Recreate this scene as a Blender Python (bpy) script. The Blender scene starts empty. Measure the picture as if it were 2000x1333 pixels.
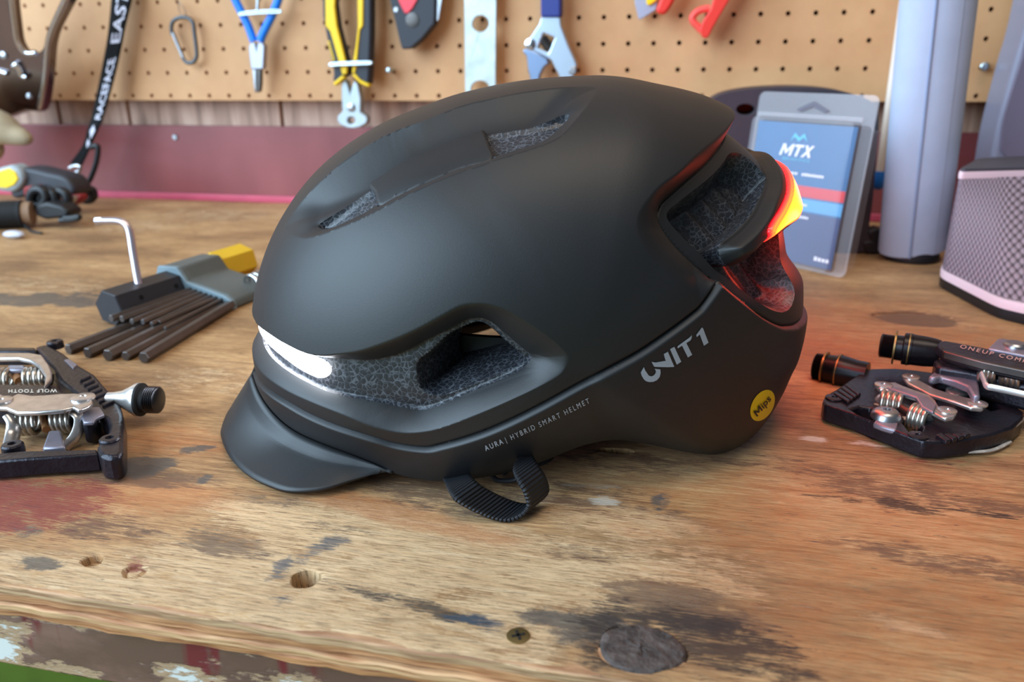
import bpy, bmesh, math, random
import numpy as np
from mathutils import Vector, Matrix
from mathutils.bvhtree import BVHTree
random.seed(7); np.random.seed(7)
SC = bpy.context.scene
COL = SC.collection

# ------------------------------------------------------------------ camera
FPX = 1569.29
RT = np.array([0.97494365, 0.22224151, -0.00967408])
DN = np.array([0.06538859, -0.32787565, -0.94245524])
FW = np.array([-0.21262457, 0.91820818, -0.33419235])
CAM = np.array([0.5353757, -0.8739262, 0.1663281])
cd = bpy.data.cameras.new('camera'); cam = bpy.data.objects.new('camera', cd); COL.objects.link(cam)
cd.sensor_width = 36.0; cd.lens = FPX * 36.0 / 2000.0; cd.clip_start = 0.01
cam.matrix_world = Matrix(((RT[0], -DN[0], -FW[0], CAM[0]), (RT[1], -DN[1], -FW[1], CAM[1]), (RT[2], -DN[2], -FW[2], CAM[2]), (0, 0, 0, 1)))
cd.dof.use_dof = True; cd.dof.focus_distance = 0.325; cd.dof.aperture_fstop = 11.0
SC.camera = cam
# ------------------------------------------------------------------ light
W = bpy.data.worlds.new('world'); SC.world = W; W.use_nodes = True
bg = W.node_tree.nodes['Background']; bg.inputs[0].default_value = (0.72, 0.85, 1.0, 1); bg.inputs[1].default_value = 0.17
def area(name, loc, target, sx, sy, power, color):
    l = bpy.data.lights.new(name, 'AREA'); l.shape = 'RECTANGLE'; l.size = sx; l.size_y = sy; l.energy = power; l.color = color
    o = bpy.data.objects.new(name, l); COL.objects.link(o); o.location = loc
    o.rotation_euler = (Vector(target) - Vector(loc)).to_track_quat('-Z', 'Y').to_euler(); return o
area('garage_door_daylight', (-1.45, -1.95, 1.2), (0.35, -0.40, 0.08), 3.2, 2.3, 212, (0.60, 0.81, 1.0))
area('overhead_fill_light', (0.75, -0.8, 2.1), (0.5, -0.3, 0.0), 1.2, 0.7, 17, (1.0, 0.84, 0.66))  # added warm overhead fill for bench and wall
SC.view_settings.view_transform = 'Standard'; SC.view_settings.look = 'None'; SC.view_settings.gamma = 1.0
SC.view_settings.use_curve_mapping = False; SC.view_settings.exposure = 0.0

# ------------------------------------------------------------------ helpers
def ray(u, v): return RT * ((u - 1000.0) / FPX) + DN * ((v - 666.5) / FPX) + FW
def at_z(u, v, z): d = ray(u, v); return CAM + d * ((z - CAM[2]) / d[2])
def at_y(u, v, y): d = ray(u, v); return CAM + d * ((y - CAM[1]) / d[1])
def at_d(u, v, dep): return CAM + ray(u, v) * dep
def lin(c):
    return tuple(((x / 255.0) / 12.92 if x <= 10 else (((x / 255.0) + 0.055) / 1.055) ** 2.4) for x in c)
def nd(nt, t, **kw):
    n = nt.nodes.new(t)
    for k, v in kw.items(): setattr(n, k, v)
    return n
MATS = {}
def mat(name, rgb, rough=0.5, metal=0.0, spec=0.5, noise=0.0, nscale=40.0, bump=0.0, bscale=200.0, emit=None, estr=0.0, alpha=1.0, trans=0.0, coat=0.0, ior=1.45):
    if name in MATS: return MATS[name]
    m = bpy.data.materials.new(name); m.use_nodes = True; nt = m.node_tree
    b = nt.nodes['Principled BSDF']; c = lin(rgb) + (1,)
    b.inputs['Base Color'].default_value = c; b.inputs['Roughness'].default_value = rough; b.inputs['Metallic'].default_value = metal
    b.inputs['Specular IOR Level'].default_value = spec; b.inputs['Alpha'].default_value = alpha
    b.inputs['Transmission Weight'].default_value = trans; b.inputs['Coat Weight'].default_value = coat; b.inputs['IOR'].default_value = ior
    if emit: b.inputs['Emission Color'].default_value = emit + (1,); b.inputs['Emission Strength'].default_value = estr
    tc = nd(nt, 'ShaderNodeTexCoord')
    if noise > 0:
        n = nd(nt, 'ShaderNodeTexNoise'); n.inputs['Scale'].default_value = nscale; n.inputs['Detail'].default_value = 6
        nt.links.new(tc.outputs['Object'], n.inputs['Vector'])
        h = nd(nt, 'ShaderNodeHueSaturation'); h.inputs['Color'].default_value = c
        mr = nd(nt, 'ShaderNodeMapRange'); mr.inputs['From Min'].default_value = 0.3; mr.inputs['From Max'].default_value = 0.7
        mr.inputs['To Min'].default_value = 1 - noise; mr.inputs['To Max'].default_value = 1 + noise
        nt.links.new(n.outputs['Fac'], mr.inputs['Value']); nt.links.new(mr.outputs[0], h.inputs['Value']); nt.links.new(h.outputs[0], b.inputs['Base Color'])
    if bump > 0:
        n = nd(nt, 'ShaderNodeTexNoise'); n.inputs['Scale'].default_value = bscale; n.inputs['Detail'].default_value = 4
        nt.links.new(tc.outputs['Object'], n.inputs['Vector'])
        bp = nd(nt, 'ShaderNodeBump'); bp.inputs['Strength'].default_value = bump; bp.inputs['Distance'].default_value = 0.001
        nt.links.new(n.outputs['Fac'], bp.inputs['Height']); nt.links.new(bp.outputs[0], b.inputs['Normal'])
    MATS[name] = m; return m
def tag(o, label=None, cat=None, group=None, kind=None):
    if label: o['label'] = label
    if cat: o['category'] = cat
    if group: o['group'] = group
    if kind: o['kind'] = kind
    return o
def thing(name, label, cat, loc=(0, 0, 0), rotz=0.0, group=None, kind=None):
    o = bpy.data.objects.new(name, None); COL.objects.link(o); o.location = tuple(float(x) for x in loc); o.rotation_euler = (0, 0, rotz)
    o.empty_display_size = 0.02
    return tag(o, label, cat, group, kind)
def link(name, me, m, parent=None, smooth=30, bevel=0.0, bseg=2, local=False, solid=0.0, sub=0):
    """link mesh data given in world coordinates (or local ones) as one object, as a part of parent"""
    if m is not None and not me.materials: me.materials.append(m)
    o = bpy.data.objects.new(name, me); COL.objects.link(o)
    if parent is not None:
        if not local:
            chain = []; q = parent
            off = Vector((0, 0, 0)); mw = Matrix.Identity(4)
            while q is not None: chain.append(q); q = q.parent
            for q in reversed(chain): mw = mw @ Matrix.LocRotScale(q.location, q.rotation_euler, q.scale)
            me.transform(mw.inverted())
        o.parent = parent
    if bevel > 0:
        md = o.modifiers.new('bevel', 'BEVEL'); md.width = bevel; md.segments = bseg; md.limit_method = 'ANGLE'; md.angle_limit = math.radians(35)
    if solid: md = o.modifiers.new('solid', 'SOLIDIFY'); md.thickness = solid; md.offset = 0
    if sub: md = o.modifiers.new('sub', 'SUBSURF'); md.levels = sub; md.render_levels = sub
    if smooth:
        me.polygons.foreach_set('use_smooth', np.ones(len(me.polygons), bool)); me.set_sharp_from_angle(angle=math.radians(smooth))
    me.update(); return o
def mesh(name, v, f):
    me = bpy.data.meshes.new(name); me.from_pydata([tuple(map(float, p)) for p in v], [], f); me.validate(); me.update(); return me
def fix(me):
    b = bmesh.new(); b.from_mesh(me); bmesh.ops.recalc_face_normals(b, faces=b.faces); b.to_mesh(me); b.free(); return me
class MB:
    """collects shapes into one mesh"""
    def __init__(s): s.v = []; s.f = []
    def add(s, v, f):
        n = len(s.v); s.v += [np.array(p, float) for p in v]; s.f += [tuple(i + n for i in q) for q in f]; return s
    def prism(s, pts, vec):
        n = len(pts); vec = np.array(vec, float); p = [np.array(q, float) for q in pts]
        return s.add(p + [q + vec for q in p], [tuple(range(n))[::-1], tuple(range(n, 2 * n))] + [(i, (i + 1) % n, n + (i + 1) % n, n + i) for i in range(n)])
    def box(s, c, sx, sy, sz, ax=None):
        c = np.array(c, float); A = np.eye(3) if ax is None else np.array(ax, float)
        v = [c + A[0] * (sx * a / 2) + A[1] * (sy * b / 2) + A[2] * (sz * d / 2) for d in (-1, 1) for b in (-1, 1) for a in (-1, 1)]
        return s.add(v, [(0, 2, 3, 1), (4, 5, 7, 6), (0, 1, 5, 4), (2, 6, 7, 3), (0, 4, 6, 2), (1, 3, 7, 5)])
    def tube(s, path, rad, seg=10, closed=False, flat=(1, 1), up=None):
        P = [np.array(p, float) for p in path]; n = len(P); rads = rad if hasattr(rad, '__len__') else [rad] * n
        rings = []; prev = None
        for i in range(n):
            a = P[(i - 1) % n] if (closed or i > 0) else P[i]; b = P[(i + 1) % n] if (closed or i < n - 1) else P[i]
            t = b - a; t /= np.linalg.norm(t) + 1e-12
            if prev is None:
                u = np.array(up, float) if up is not None else (np.array([0, 0, 1.]) if abs(t[2]) < .9 else np.array([1., 0, 0]))
            else: u = prev
            u = u - t * (u @ t); u /= np.linalg.norm(u) + 1e-12; w = np.cross(t, u); prev = u
            rings.append([P[i] + rads[i] * (flat[0] * math.cos(k) * u + flat[1] * math.sin(k) * w) for k in np.arange(seg) * 2 * math.pi / seg])
        v = [q for r in rings for q in r]; f = []
        for i in range(n if closed else n - 1):
            j = (i + 1) % n
            for k in range(seg): f.append((i * seg + k, i * seg + (k + 1) % seg, j * seg + (k + 1) % seg, j * seg + k))
        if not closed: f += [tuple(range(seg))[::-1], tuple((n - 1) * seg + k for k in range(seg))]
        return s.add(v, f)
    def lathe(s, o, axis, prof, seg=24):
        """prof: (distance along axis, radius) pairs"""
        o = np.array(o, float); a = np.array(axis, float); a /= np.linalg.norm(a)
        u = np.cross(a, [0, 0, 1.]) if abs(a[2]) < .9 else np.cross(a, [1., 0, 0]); u /= np.linalg.norm(u); w = np.cross(a, u)
        v = [o + a * h + r * (math.cos(k) * u + math.sin(k) * w) for h, r in prof for k in np.arange(seg) * 2 * math.pi / seg]
        n = len(prof); f = [(i * seg + k, i * seg + (k + 1) % seg, (i + 1) * seg + (k + 1) % seg, (i + 1) * seg + k) for i in range(n - 1) for k in range(seg)]
        f += [tuple(range(seg))[::-1], tuple((n - 1) * seg + k for k in range(seg))]
        return s.add(v, f)
    def ball(s, c, r, seg=12, rings=8, sc=(1, 1, 1)):
        c = np.array(c, float); sc = np.array(sc); v = [c + sc * [0, 0, r]]; f = []
        for i in range(1, rings):
            t = math.pi * i / rings
            v += [c + sc * r * np.array([math.sin(t) * math.cos(k), math.sin(t) * math.sin(k), math.cos(t)]) for k in np.arange(seg) * 2 * math.pi / seg]
        v.append(c - sc * [0, 0, r]); L = len(v) - 1
        f += [(0, 1 + k, 1 + (k + 1) % seg) for k in range(seg)]
        for i in range(rings - 2): f += [(1 + i * seg + k, 1 + (i + 1) * seg + k, 1 + (i + 1) * seg + (k + 1) % seg, 1 + i * seg + (k + 1) % seg) for k in range(seg)]
        f += [(L, 1 + (rings - 2) * seg + (k + 1) % seg, 1 + (rings - 2) * seg + k) for k in range(seg)]
        return s.add(v, f)
    def grid(s, rows, closed=False):
        n = len(rows); m = len(rows[0]); v = [p for r in rows for p in r]
        f = [(i * m + k, i * m + (k + 1) % m, (i + 1) * m + (k + 1) % m, (i + 1) * m + k) for i in range(n - 1) for k in range(m if closed else m - 1)]
        return s.add(v, f)
    def build(s, name, m, parent=None, **kw):
        return link(name, fix(mesh(name, s.v, s.f)), m, parent, **kw)
def spl(P, n=6, closed=False):
    """Catmull-Rom through points"""
    P = np.array(P, float); N = len(P); out = []
    g = (lambda i: P[i % N]) if closed else (lambda i: P[min(max(i, 0), N - 1)])
    for i in range(N if closed else N - 1):
        p0, p1, p2, p3 = g(i - 1), g(i), g(i + 1), g(i + 2)
        for k in range(n):
            t = k / n; out.append(.5 * (2 * p1 + (p2 - p0) * t + (2 * p0 - 5 * p1 + 4 * p2 - p3) * t * t + (3 * p1 - p0 - 3 * p2 + p3) * t ** 3))
    if not closed: out.append(P[-1])
    return np.array(out)
def text2d(body, bold=False, shear=0.0, space=1.0):
    """flat lettering as (points, faces): cap height about 0.7 units"""
    c = bpy.data.curves.new('t', 'FONT'); c.body = body; c.resolution_u = 3; c.shear = shear; c.space_character = space
    if bold: c.offset = 0.012 if bold is True else bold
    o = bpy.data.objects.new('t', c); COL.objects.link(o); dg = bpy.context.evaluated_depsgraph_get()
    me = o.evaluated_get(dg).to_mesh(); v = np.array([x.co[:] for x in me.vertices]); f = [tuple(p.vertices) for p in me.polygons]
    o.evaluated_get(dg).to_mesh_clear(); bpy.data.objects.remove(o); bpy.data.curves.remove(c)
    return v, f
def pxs(l, sc, ox, oy): return [(x / sc + ox, y / sc + oy) for x, y in l]
CHROME = mat('chrome', (205, 208, 212), 0.18, 1.0, noise=.05)
STEEL = mat('brushed_steel', (172, 174, 178), 0.34, 1.0, noise=.08, nscale=120)
DSTEEL = mat('dark_steel', (92, 88, 86), 0.42, 1.0, noise=.2, nscale=90)
BLACK = mat('black_plastic', (24, 24, 27), 0.42)
BLACKM = mat('black_metal', (26, 25, 29), 0.3, 0.5, noise=.2, nscale=150)
RUBBER = mat('black_rubber', (20, 20, 22), 0.7)
BM_ = [(0, 0), (0, .7), (.17, .7), (.38, .33), (.59, .7), (.76, .7), (.76, 0), (.61, 0), (.61, .45), (.42, .13), (.34, .13), (.15, .45), (.15, 0)]
BT_ = [(0, .56), (0, .7), (.56, .7), (.56, .56), (.355, .56), (.355, 0), (.205, 0), (.205, .56)]
BX_ = [(0, 0), (.22, .36), (.02, .7), (.19, .7), (.31, .49), (.43, .7), (.60, .7), (.40, .36), (.62, 0), (.45, 0), (.31, .23), (.17, 0)]
def heavy(glyphs, shr=0.0):
    """heavy capitals drawn as outlines: list of (outline, x offset)"""
    v, f = [], []
    for g, x0 in glyphs: f.append(tuple(range(len(v), len(v) + len(g)))); v += [(x + x0 + shr * y, y, 0) for x, y in g]
    return np.array(v), f
# ------------------------------------------------------------------ wall
def wood_panel_mat():
    m = bpy.data.materials.new('wood_panel'); m.use_nodes = True; nt = m.node_tree; b = nt.nodes['Principled BSDF']; b.inputs['Roughness'].default_value = .5
    tc = nd(nt, 'ShaderNodeTexCoord'); mp = nd(nt, 'ShaderNodeMapping'); mp.inputs['Scale'].default_value = (60, 60, 6)
    nt.links.new(tc.outputs['Object'], mp.inputs[0]); n = nd(nt, 'ShaderNodeTexNoise'); n.inputs['Scale'].default_value = 1.3; n.inputs['Detail'].default_value = 7; n.inputs['Distortion'].default_value = .6
    nt.links.new(mp.outputs[0], n.inputs['Vector'])
    r = nd(nt, 'ShaderNodeValToRGB'); e = r.color_ramp.elements; e[0].position = .3; e[0].color = lin((140, 104, 84)) + (1,); e[1].position = .66; e[1].color = lin((206, 168, 146)) + (1,)
    x = e.new(.5); x.color = lin((182, 142, 120)) + (1,)
    nt.links.new(n.outputs['Fac'], r.inputs[0]); nt.links.new(r.outputs[0], b.inputs['Base Color']); return m
def pegboard_mat():
    m = bpy.data.materials.new('pegboard_hardboard'); m.use_nodes = True; nt = m.node_tree; b = nt.nodes['Principled BSDF']; b.inputs['Roughness'].default_value = .62
    tc = nd(nt, 'ShaderNodeTexCoord'); n = nd(nt, 'ShaderNodeTexNoise'); n.inputs['Scale'].default_value = 14; n.inputs['Detail'].default_value = 8; n.inputs['Roughness'].default_value = .6
    nt.links.new(tc.outputs['Object'], n.inputs['Vector'])
    r = nd(nt, 'ShaderNodeValToRGB'); e = r.color_ramp.elements; e[0].position = .3; e[0].color = lin((194, 142, 96)) + (1,); e[1].position = .72; e[1].color = lin((214, 164, 116)) + (1,)
    nt.links.new(n.outputs['Fac'], r.inputs[0]); nt.links.new(r.outputs[0], b.inputs['Base Color'])
    n2 = nd(nt, 'ShaderNodeTexNoise'); n2.inputs['Scale'].default_value = 700; bp = nd(nt, 'ShaderNodeBump'); bp.inputs['Strength'].default_value = .12; bp.inputs['Distance'].default_value = .0005
    nt.links.new(tc.outputs['Object'], n2.inputs['Vector']); nt.links.new(n2.outputs['Fac'], bp.inputs['Height']); nt.links.new(bp.outputs[0], b.inputs['Normal']); return m
ROWZ = 0.1265   # height of the lowest row of pegboard holes above the bench
PITCH = 0.0254
wall = MB().box((0.3, 0.06, 0.3), 3.2, 0.03, 1.6).build('wall_back', mat('wall_backing', (60, 42, 34), .8)); tag(wall, 'dark backing of the wall behind the wood panelling', 'wall', kind='structure')
PAN = wood_panel_mat()
gx = sorted([at_y(114, 215, .03)[0], at_y(250, 215, .03)[0], at_y(549, 215, .03)[0]])
xs = [-1.2, -.95, -.75, -.52] + gx + [gx[-1] + d for d in (.1, .3, .405, .61, .81, .91, 1.1, 1.3)]
for a, b in zip(xs[:-1], xs[1:]):
    MB().box(((a + b) / 2, .0375, .3), b - a - .004, .015, 1.4).build('panel_plank', PAN, wall, bevel=.0012)
# pegboard with real holes
def pegboard():
    m0, m1 = -32, 46; rows = 14; v = []; f = []; seg = 12; r = .0024; th = .0055
    idx = {}
    def vert(p):
        k = (round(p[0], 6), round(p[1], 6), round(p[2], 6))
        if k not in idx: idx[k] = len(v); v.append(p)
        return idx[k]
    zb = ROWZ - .0052
    for c in range(m0, m1):
        for rr in range(rows):
            x = c * PITCH; z = ROWZ + rr * PITCH; h = PITCH / 2
            zl = zb if rr == 0 else z - h; zt = z + h; x0, x1 = x - h, x + h
            sq = [(x1, (zl + zt) / 2), (x1, zt), (x, zt), (x0, zt), (x0, (zl + zt) / 2), (x0, zl), (x, zl), (x1, zl)]
            cir = [(x + r * math.cos(k * math.pi / 8), z + r * math.sin(k * math.pi / 8)) for k in range(16)]
            A = [vert((p[0], 0, p[1])) for p in sq]; Cc = [len(v) + k for k in range(16)]; v.extend((p[0], 0, p[1]) for p in cir)
            Dd = [len(v) + k for k in range(16)]; v.extend((p[0], th, p[1]) for p in cir)
            for k in range(8):
                f.append((A[k], A[(k + 1) % 8], Cc[(2 * k + 2) % 16], Cc[2 * k + 1], Cc[2 * k]))
            for k in range(16): f.append((Cc[k], Cc[(k + 1) % 16], Dd[(k + 1) % 16], Dd[k]))
    # bottom edge face
    x0, x1 = (m0 - .5) * PITCH, (m1 - .5) * PITCH; n = len(v); v.extend([(x0, 0, zb), (x1, 0, zb), (x1, th, zb), (x0, th, zb)]); f.append((n, n + 1, n + 2, n + 3))
    return link('pegboard', mesh('pegboard', v, f), pegboard_mat(), smooth=0)
pg = pegboard(); tag(pg, 'tan perforated hardboard sheet with rows of round holes behind the tools', 'pegboard')
# maroon back board with pink strip
def paint_mat(name, a, b_, scale=9):
    m = bpy.data.materials.new(name); m.use_nodes = True; nt = m.node_tree; b = nt.nodes['Principled BSDF']; b.inputs['Roughness'].default_value = .38
    tc = nd(nt, 'ShaderNodeTexCoord'); mp = nd(nt, 'ShaderNodeMapping'); mp.inputs['Scale'].default_value = (1, 1, .4); n = nd(nt, 'ShaderNodeTexNoise'); n.inputs['Scale'].default_value = scale; n.inputs['Detail'].default_value = 7
    nt.links.new(tc.outputs['Object'], mp.inputs[0]); nt.links.new(mp.outputs[0], n.inputs['Vector'])
    r = nd(nt, 'ShaderNodeValToRGB'); e = r.color_ramp.elements; e[0].position = .32; e[0].color = lin(a) + (1,); e[1].position = .7; e[1].color = lin(b_) + (1,)
    nt.links.new(n.outputs['Fac'], r.inputs[0]); nt.links.new(r.outputs[0], b.inputs['Base Color']); return m
ZRED = float(at_y(300, 245, .022)[2])
bb = thing('back_board', 'maroon painted board along the back edge of the bench', 'board', (0.3, .026, 0))
MB().box((0.3, .026, ZRED / 2 + .003), 2.6, .008, ZRED - .006).build('board', paint_mat('maroon_paint', (120, 56, 58), (150, 78, 78)), bb, bevel=.0012)
MB().box((0.3, .0195, .0042), 2.6, .005, .0085).build('pink_strip', mat('pink_strip', (196, 78, 102), .4, noise=.1), bb, bevel=.0015)
s = at_y(342, 268, .0215); MB().lathe(s + np.array([0, -.0015, 0]), (0, 1, 0), [(0, .003), (.0015, .0036)], 12).build('screw_head', STEEL, bb)
# ------------------------------------------------------------------ bench
YF = -0.6899; YB = 0.022; XL, XR = -0.75, 1.55
def bench_mat():
    m = bpy.data.materials.new('worn_plywood'); m.use_nodes = True; nt = m.node_tree; L = nt.links.new; b = nt.nodes['Principled BSDF']
    tc = nd(nt, 'ShaderNodeTexCoord')
    def noise(scale, sv, det=6, rough=.55, dist=0.0):
        mp = nd(nt, 'ShaderNodeMapping'); mp.inputs['Scale'].default_value = sv; L(tc.outputs['Object'], mp.inputs[0])
        n = nd(nt, 'ShaderNodeTexNoise'); n.inputs['Scale'].default_value = scale; n.inputs['Detail'].default_value = det; n.inputs['Roughness'].default_value = rough; n.inputs['Distortion'].default_value = dist
        L(mp.outputs[0], n.inputs['Vector']); return n.outputs['Fac']
    def ramp(x, stops):
        r = nd(nt, 'ShaderNodeValToRGB'); e = r.color_ramp.elements
        while len(e) < len(stops): e.new(.5)
        for q, (p, c) in zip(e, stops): q.position = p; q.color = (c if len(c) == 4 else lin(c) + (1,))
        L(x, r.inputs[0]); return r.outputs[0]
    def mix(f, a, c, mode='MIX'):
        x = nd(nt, 'ShaderNodeMix', data_type='RGBA', blend_type=mode)
        if isinstance(f, float): x.inputs[0].default_value = f
        else: L(f, x.inputs[0])
        for i, q in ((6, a), (7, c)):
            if isinstance(q, tuple): x.inputs[i].default_value = q
            else: L(q, x.inputs[i])
        return x.outputs[2]
    def math_(op, a, c=None):
        x = nd(nt, 'ShaderNodeMath', operation=op)
        for i, q in enumerate((a, c)):
            if q is None: continue
            if isinstance(q, (int, float)): x.inputs[i].default_value = q
            else: L(q, x.inputs[i])
        return x.outputs[0]
    def attr(n):
        a = nd(nt, 'ShaderNodeAttribute', attribute_name=n); return a.outputs['Fac']
    g1 = noise(5, (5, 90, 5), 9, .66, .7); g2 = noise(8, (14, 330, 14), 7, .66, .2); g3 = noise(7, (1.2, 2.6, 1), 8, .66)
    base = ramp(g1, [(.28, (158, 116, 76)), (.45, (202, 160, 114)), (.58, (222, 184, 136)), (.75, (190, 146, 100))])
    fine = ramp(g2, [(.36, (122, 104, 88)), (.52, (255, 255, 255))])
    col = mix(.75, base, mix(1.0, base, fine, 'MULTIPLY'))
    big = ramp(g3, [(.36, (158, 138, 118)), (.5, (222, 208, 190)), (.62, (255, 250, 242))]); col = mix(.8, col, mix(1.0, col, big, 'MULTIPLY'))
    n_r = noise(60, (.9, 2.2, 1), 10, .72); n_s = noise(40, (1, 1.6, 1), 10, .7); n_g = noise(22, (5, 70, 5), 8, .7)
    def layer(name, color, lo, hi, amp, nz):
        """ragged patch: painted mask broken up by noise"""
        s_ = math_('ADD', attr(name), math_('MULTIPLY', math_('SUBTRACT', nz, .5), amp))
        mr = nd(nt, 'ShaderNodeMapRange'); mr.inputs['From Min'].default_value = lo; mr.inputs['From Max'].default_value = hi; L(s_, mr.inputs['Value']); return mr.outputs[0]
    mx = math_('ADD', math_('MULTIPLY', n_r, .5), math_('MULTIPLY', n_g, .5))
    pale = layer('pale', None, .46, .60, 4.6, mx)
    palec = ramp(g1, [(.3, (206, 164, 118)), (.5, (226, 188, 142)), (.75, (238, 208, 168))]); palec = mix(.8, palec, mix(1.0, palec, fine, 'MULTIPLY'))
    col = mix(pale, col, palec)
    orange = layer('orange', None, .3, .75, 3.0, mx); col = mix(orange, col, mix(.55, col, lin((186, 112, 58)) + (1,)))
    for nm, c, amp, st in (('brown', (88, 64, 50), 4.5, .72), ('grey', (76, 74, 72), 2.6, .8), ('red', (138, 52, 42), 5.0, .8), ('dark', (42, 32, 28), 4.5, .85), ('blue', (42, 66, 86), 4.5, .75), ('white', (222, 214, 200), 2.6, .7)):
        k = math_('MULTIPLY', layer(nm, None, .44, .66, amp, mx if nm != 'grey' else n_s), st); col = mix(k, col, lin(c) + (1,))
    # scattered small dark specks
    sp = ramp(noise(120, (1, 2.6, 1), 3, .5), [(.69, (0, 0, 0)), (.73, (255, 255, 255))]); col = mix(math_('MULTIPLY', sp, .55), col, lin((70, 52, 40)) + (1,))
    L(col, b.inputs['Base Color'])
    rr = nd(nt, 'ShaderNodeMapRange'); L(g1, rr.inputs['Value']); rr.inputs['To Min'].default_value = .42; rr.inputs['To Max'].default_value = .66; L(rr.outputs[0], b.inputs['Roughness'])
    hh = math_('ADD', math_('MULTIPLY', g2, .5), math_('ADD', math_('MULTIPLY', n_r, math_('ADD', math_('MULTIPLY', pale, 1.2), .25)), math_('MULTIPLY', pale, -.5)))
    bp = nd(nt, 'ShaderNodeBump'); bp.inputs['Strength'].default_value = .8; bp.inputs['Distance'].default_value = .0014; L(hh, bp.inputs['Height']); L(bp.outputs[0], b.inputs['Normal'])
    return m
BM = bench_mat()
def sst(a, b, x): t = np.clip((x - a) / (b - a), 0, 1); return t * t * (3 - 2 * t)
def bench_top(root):
    gx_ = np.concatenate([np.arange(XL, .1, .01), np.arange(.1, .95, .003), np.arange(.95, XR + .005, .01)]); gy_ = np.concatenate([np.arange(YF, -.3, .003), np.arange(-.3, YB + .004, .009)])
    nx, ny = len(gx_), len(gy_); X, Y = np.meshgrid(gx_, gy_, indexing='ij')
    V = np.stack([X, Y, np.zeros_like(X)], -1).reshape(-1, 3); Z = V[:, 2]
    # wavy worn front lip
    fr = np.abs(V[:, 1] - YF) < 1e-6
    V[fr, 1] += .0004 * np.sin(V[fr, 0] * 60) + .0005 * np.sin(V[fr, 0] * 173); V[fr, 2] = -.0008 + .0004 * np.sin(V[fr, 0] * 110)
    dead = np.zeros((nx - 1, ny - 1), bool); extra_f = []; extra_v = []
    def hole(u, v, rx, ry, depth, rot=0.0, bot=.9, dome=0.0, lip=0.0):
        c = at_z(u, v, 0); R_ = max(rx, ry) * 1.35 + .003
        i0 = np.searchsorted(gx_, c[0] - R_) - 1; i1 = np.searchsorted(gx_, c[0] + R_); j0 = max(np.searchsorted(gy_, c[1] - R_) - 1, 0); j1 = np.searchsorted(gy_, c[1] + R_)
        if dead[i0:i1, j0:j1].any(): return
        dead[i0:i1, j0:j1] = True
        per = [(i, j0) for i in range(i0, i1)] + [(i1, j) for j in range(j0, j1)] + [(i, j1) for i in range(i1, i0, -1)] + [(i0, j) for j in range(j1, j0, -1)]
        pid = [i * ny + j for i, j in per]; n = len(per); base = nx * ny + len(extra_v)
        co, si = math.cos(rot), math.sin(rot); rings = [(1.12, lip), (1.0, -.0004), (.97, -depth * .5), (bot, -depth), (bot * .6, -depth + dome), (bot * .2, -depth + dome)]
        ang = [math.atan2(-si * (V[k][0] - c[0]) + co * (V[k][1] - c[1]), co * (V[k][0] - c[0]) + si * (V[k][1] - c[1])) for k in pid]
        jit = [1 + .05 * math.sin(3 * a + u) + .04 * math.sin(5 * a + v) for a in ang]
        for s_, z in rings:
            for a, jj in zip(ang, jit):
                px_, py_ = rx * s_ * jj * math.cos(a), ry * s_ * jj * math.sin(a); extra_v.append((c[0] + co * px_ - si * py_, c[1] + si * px_ + co * py_, z))
        for k in range(n):
            k2 = (k + 1) % n; extra_f.append((pid[k], pid[k2], base + k2, base + k))
            for r in range(len(rings) - 1): extra_f.append((base + r * n + k, base + r * n + k2, base + (r + 1) * n + k2, base + (r + 1) * n + k))
        extra_f.append(tuple(base + (len(rings) - 1) * n + k for k in range(n)))
    hole(597, 1130, .0052, .0050, .0138)                      # bored hole near the front edge
    hole(1252, 1266, .0132, .0105, .0022, .1, .93)            # ring around the knot
    hole(1205, 881, .0078, .0026, .009, .1, .6); hole(1268, 912, .0064, .0023, .009, .1, .6)
    hole(1790, 622, .0265, .0165, .0014, .0, .96, .0003)
    hole(180, 1096, .0038, .0032, .003); hole(263, 1117, .0042, .0036, .0016, 0, .8, .0012); hole(232, 1066, .0026, .002, .0012)
    F = [(i * ny + j, (i + 1) * ny + j, (i + 1) * ny + j + 1, i * ny + j + 1) for i in range(nx - 1) for j in range(ny - 1) if not dead[i, j]]
    me = mesh('plywood_top', list(V) + extra_v, F + extra_f)
    # painted masks of wear, stains and some light and shade: (photo point on the bench, radii in metres, rotation, strength)
    P = np.array([v.co[:] for v in me.vertices])
    def blob(lst):
        o = np.zeros(len(P))
        for u, v, rx, ry, rot, s_ in lst:
            c = at_z(u, v, 0); co, si = math.cos(rot), math.sin(rot); dx, dy = P[:, 0] - c[0], P[:, 1] - c[1]
            d = np.hypot((co * dx + si * dy) / rx, (-si * dx + co * dy) / ry); o = np.maximum(o, s_ * (1 - sst(.35, 1.3, d)))
        return o
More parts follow.
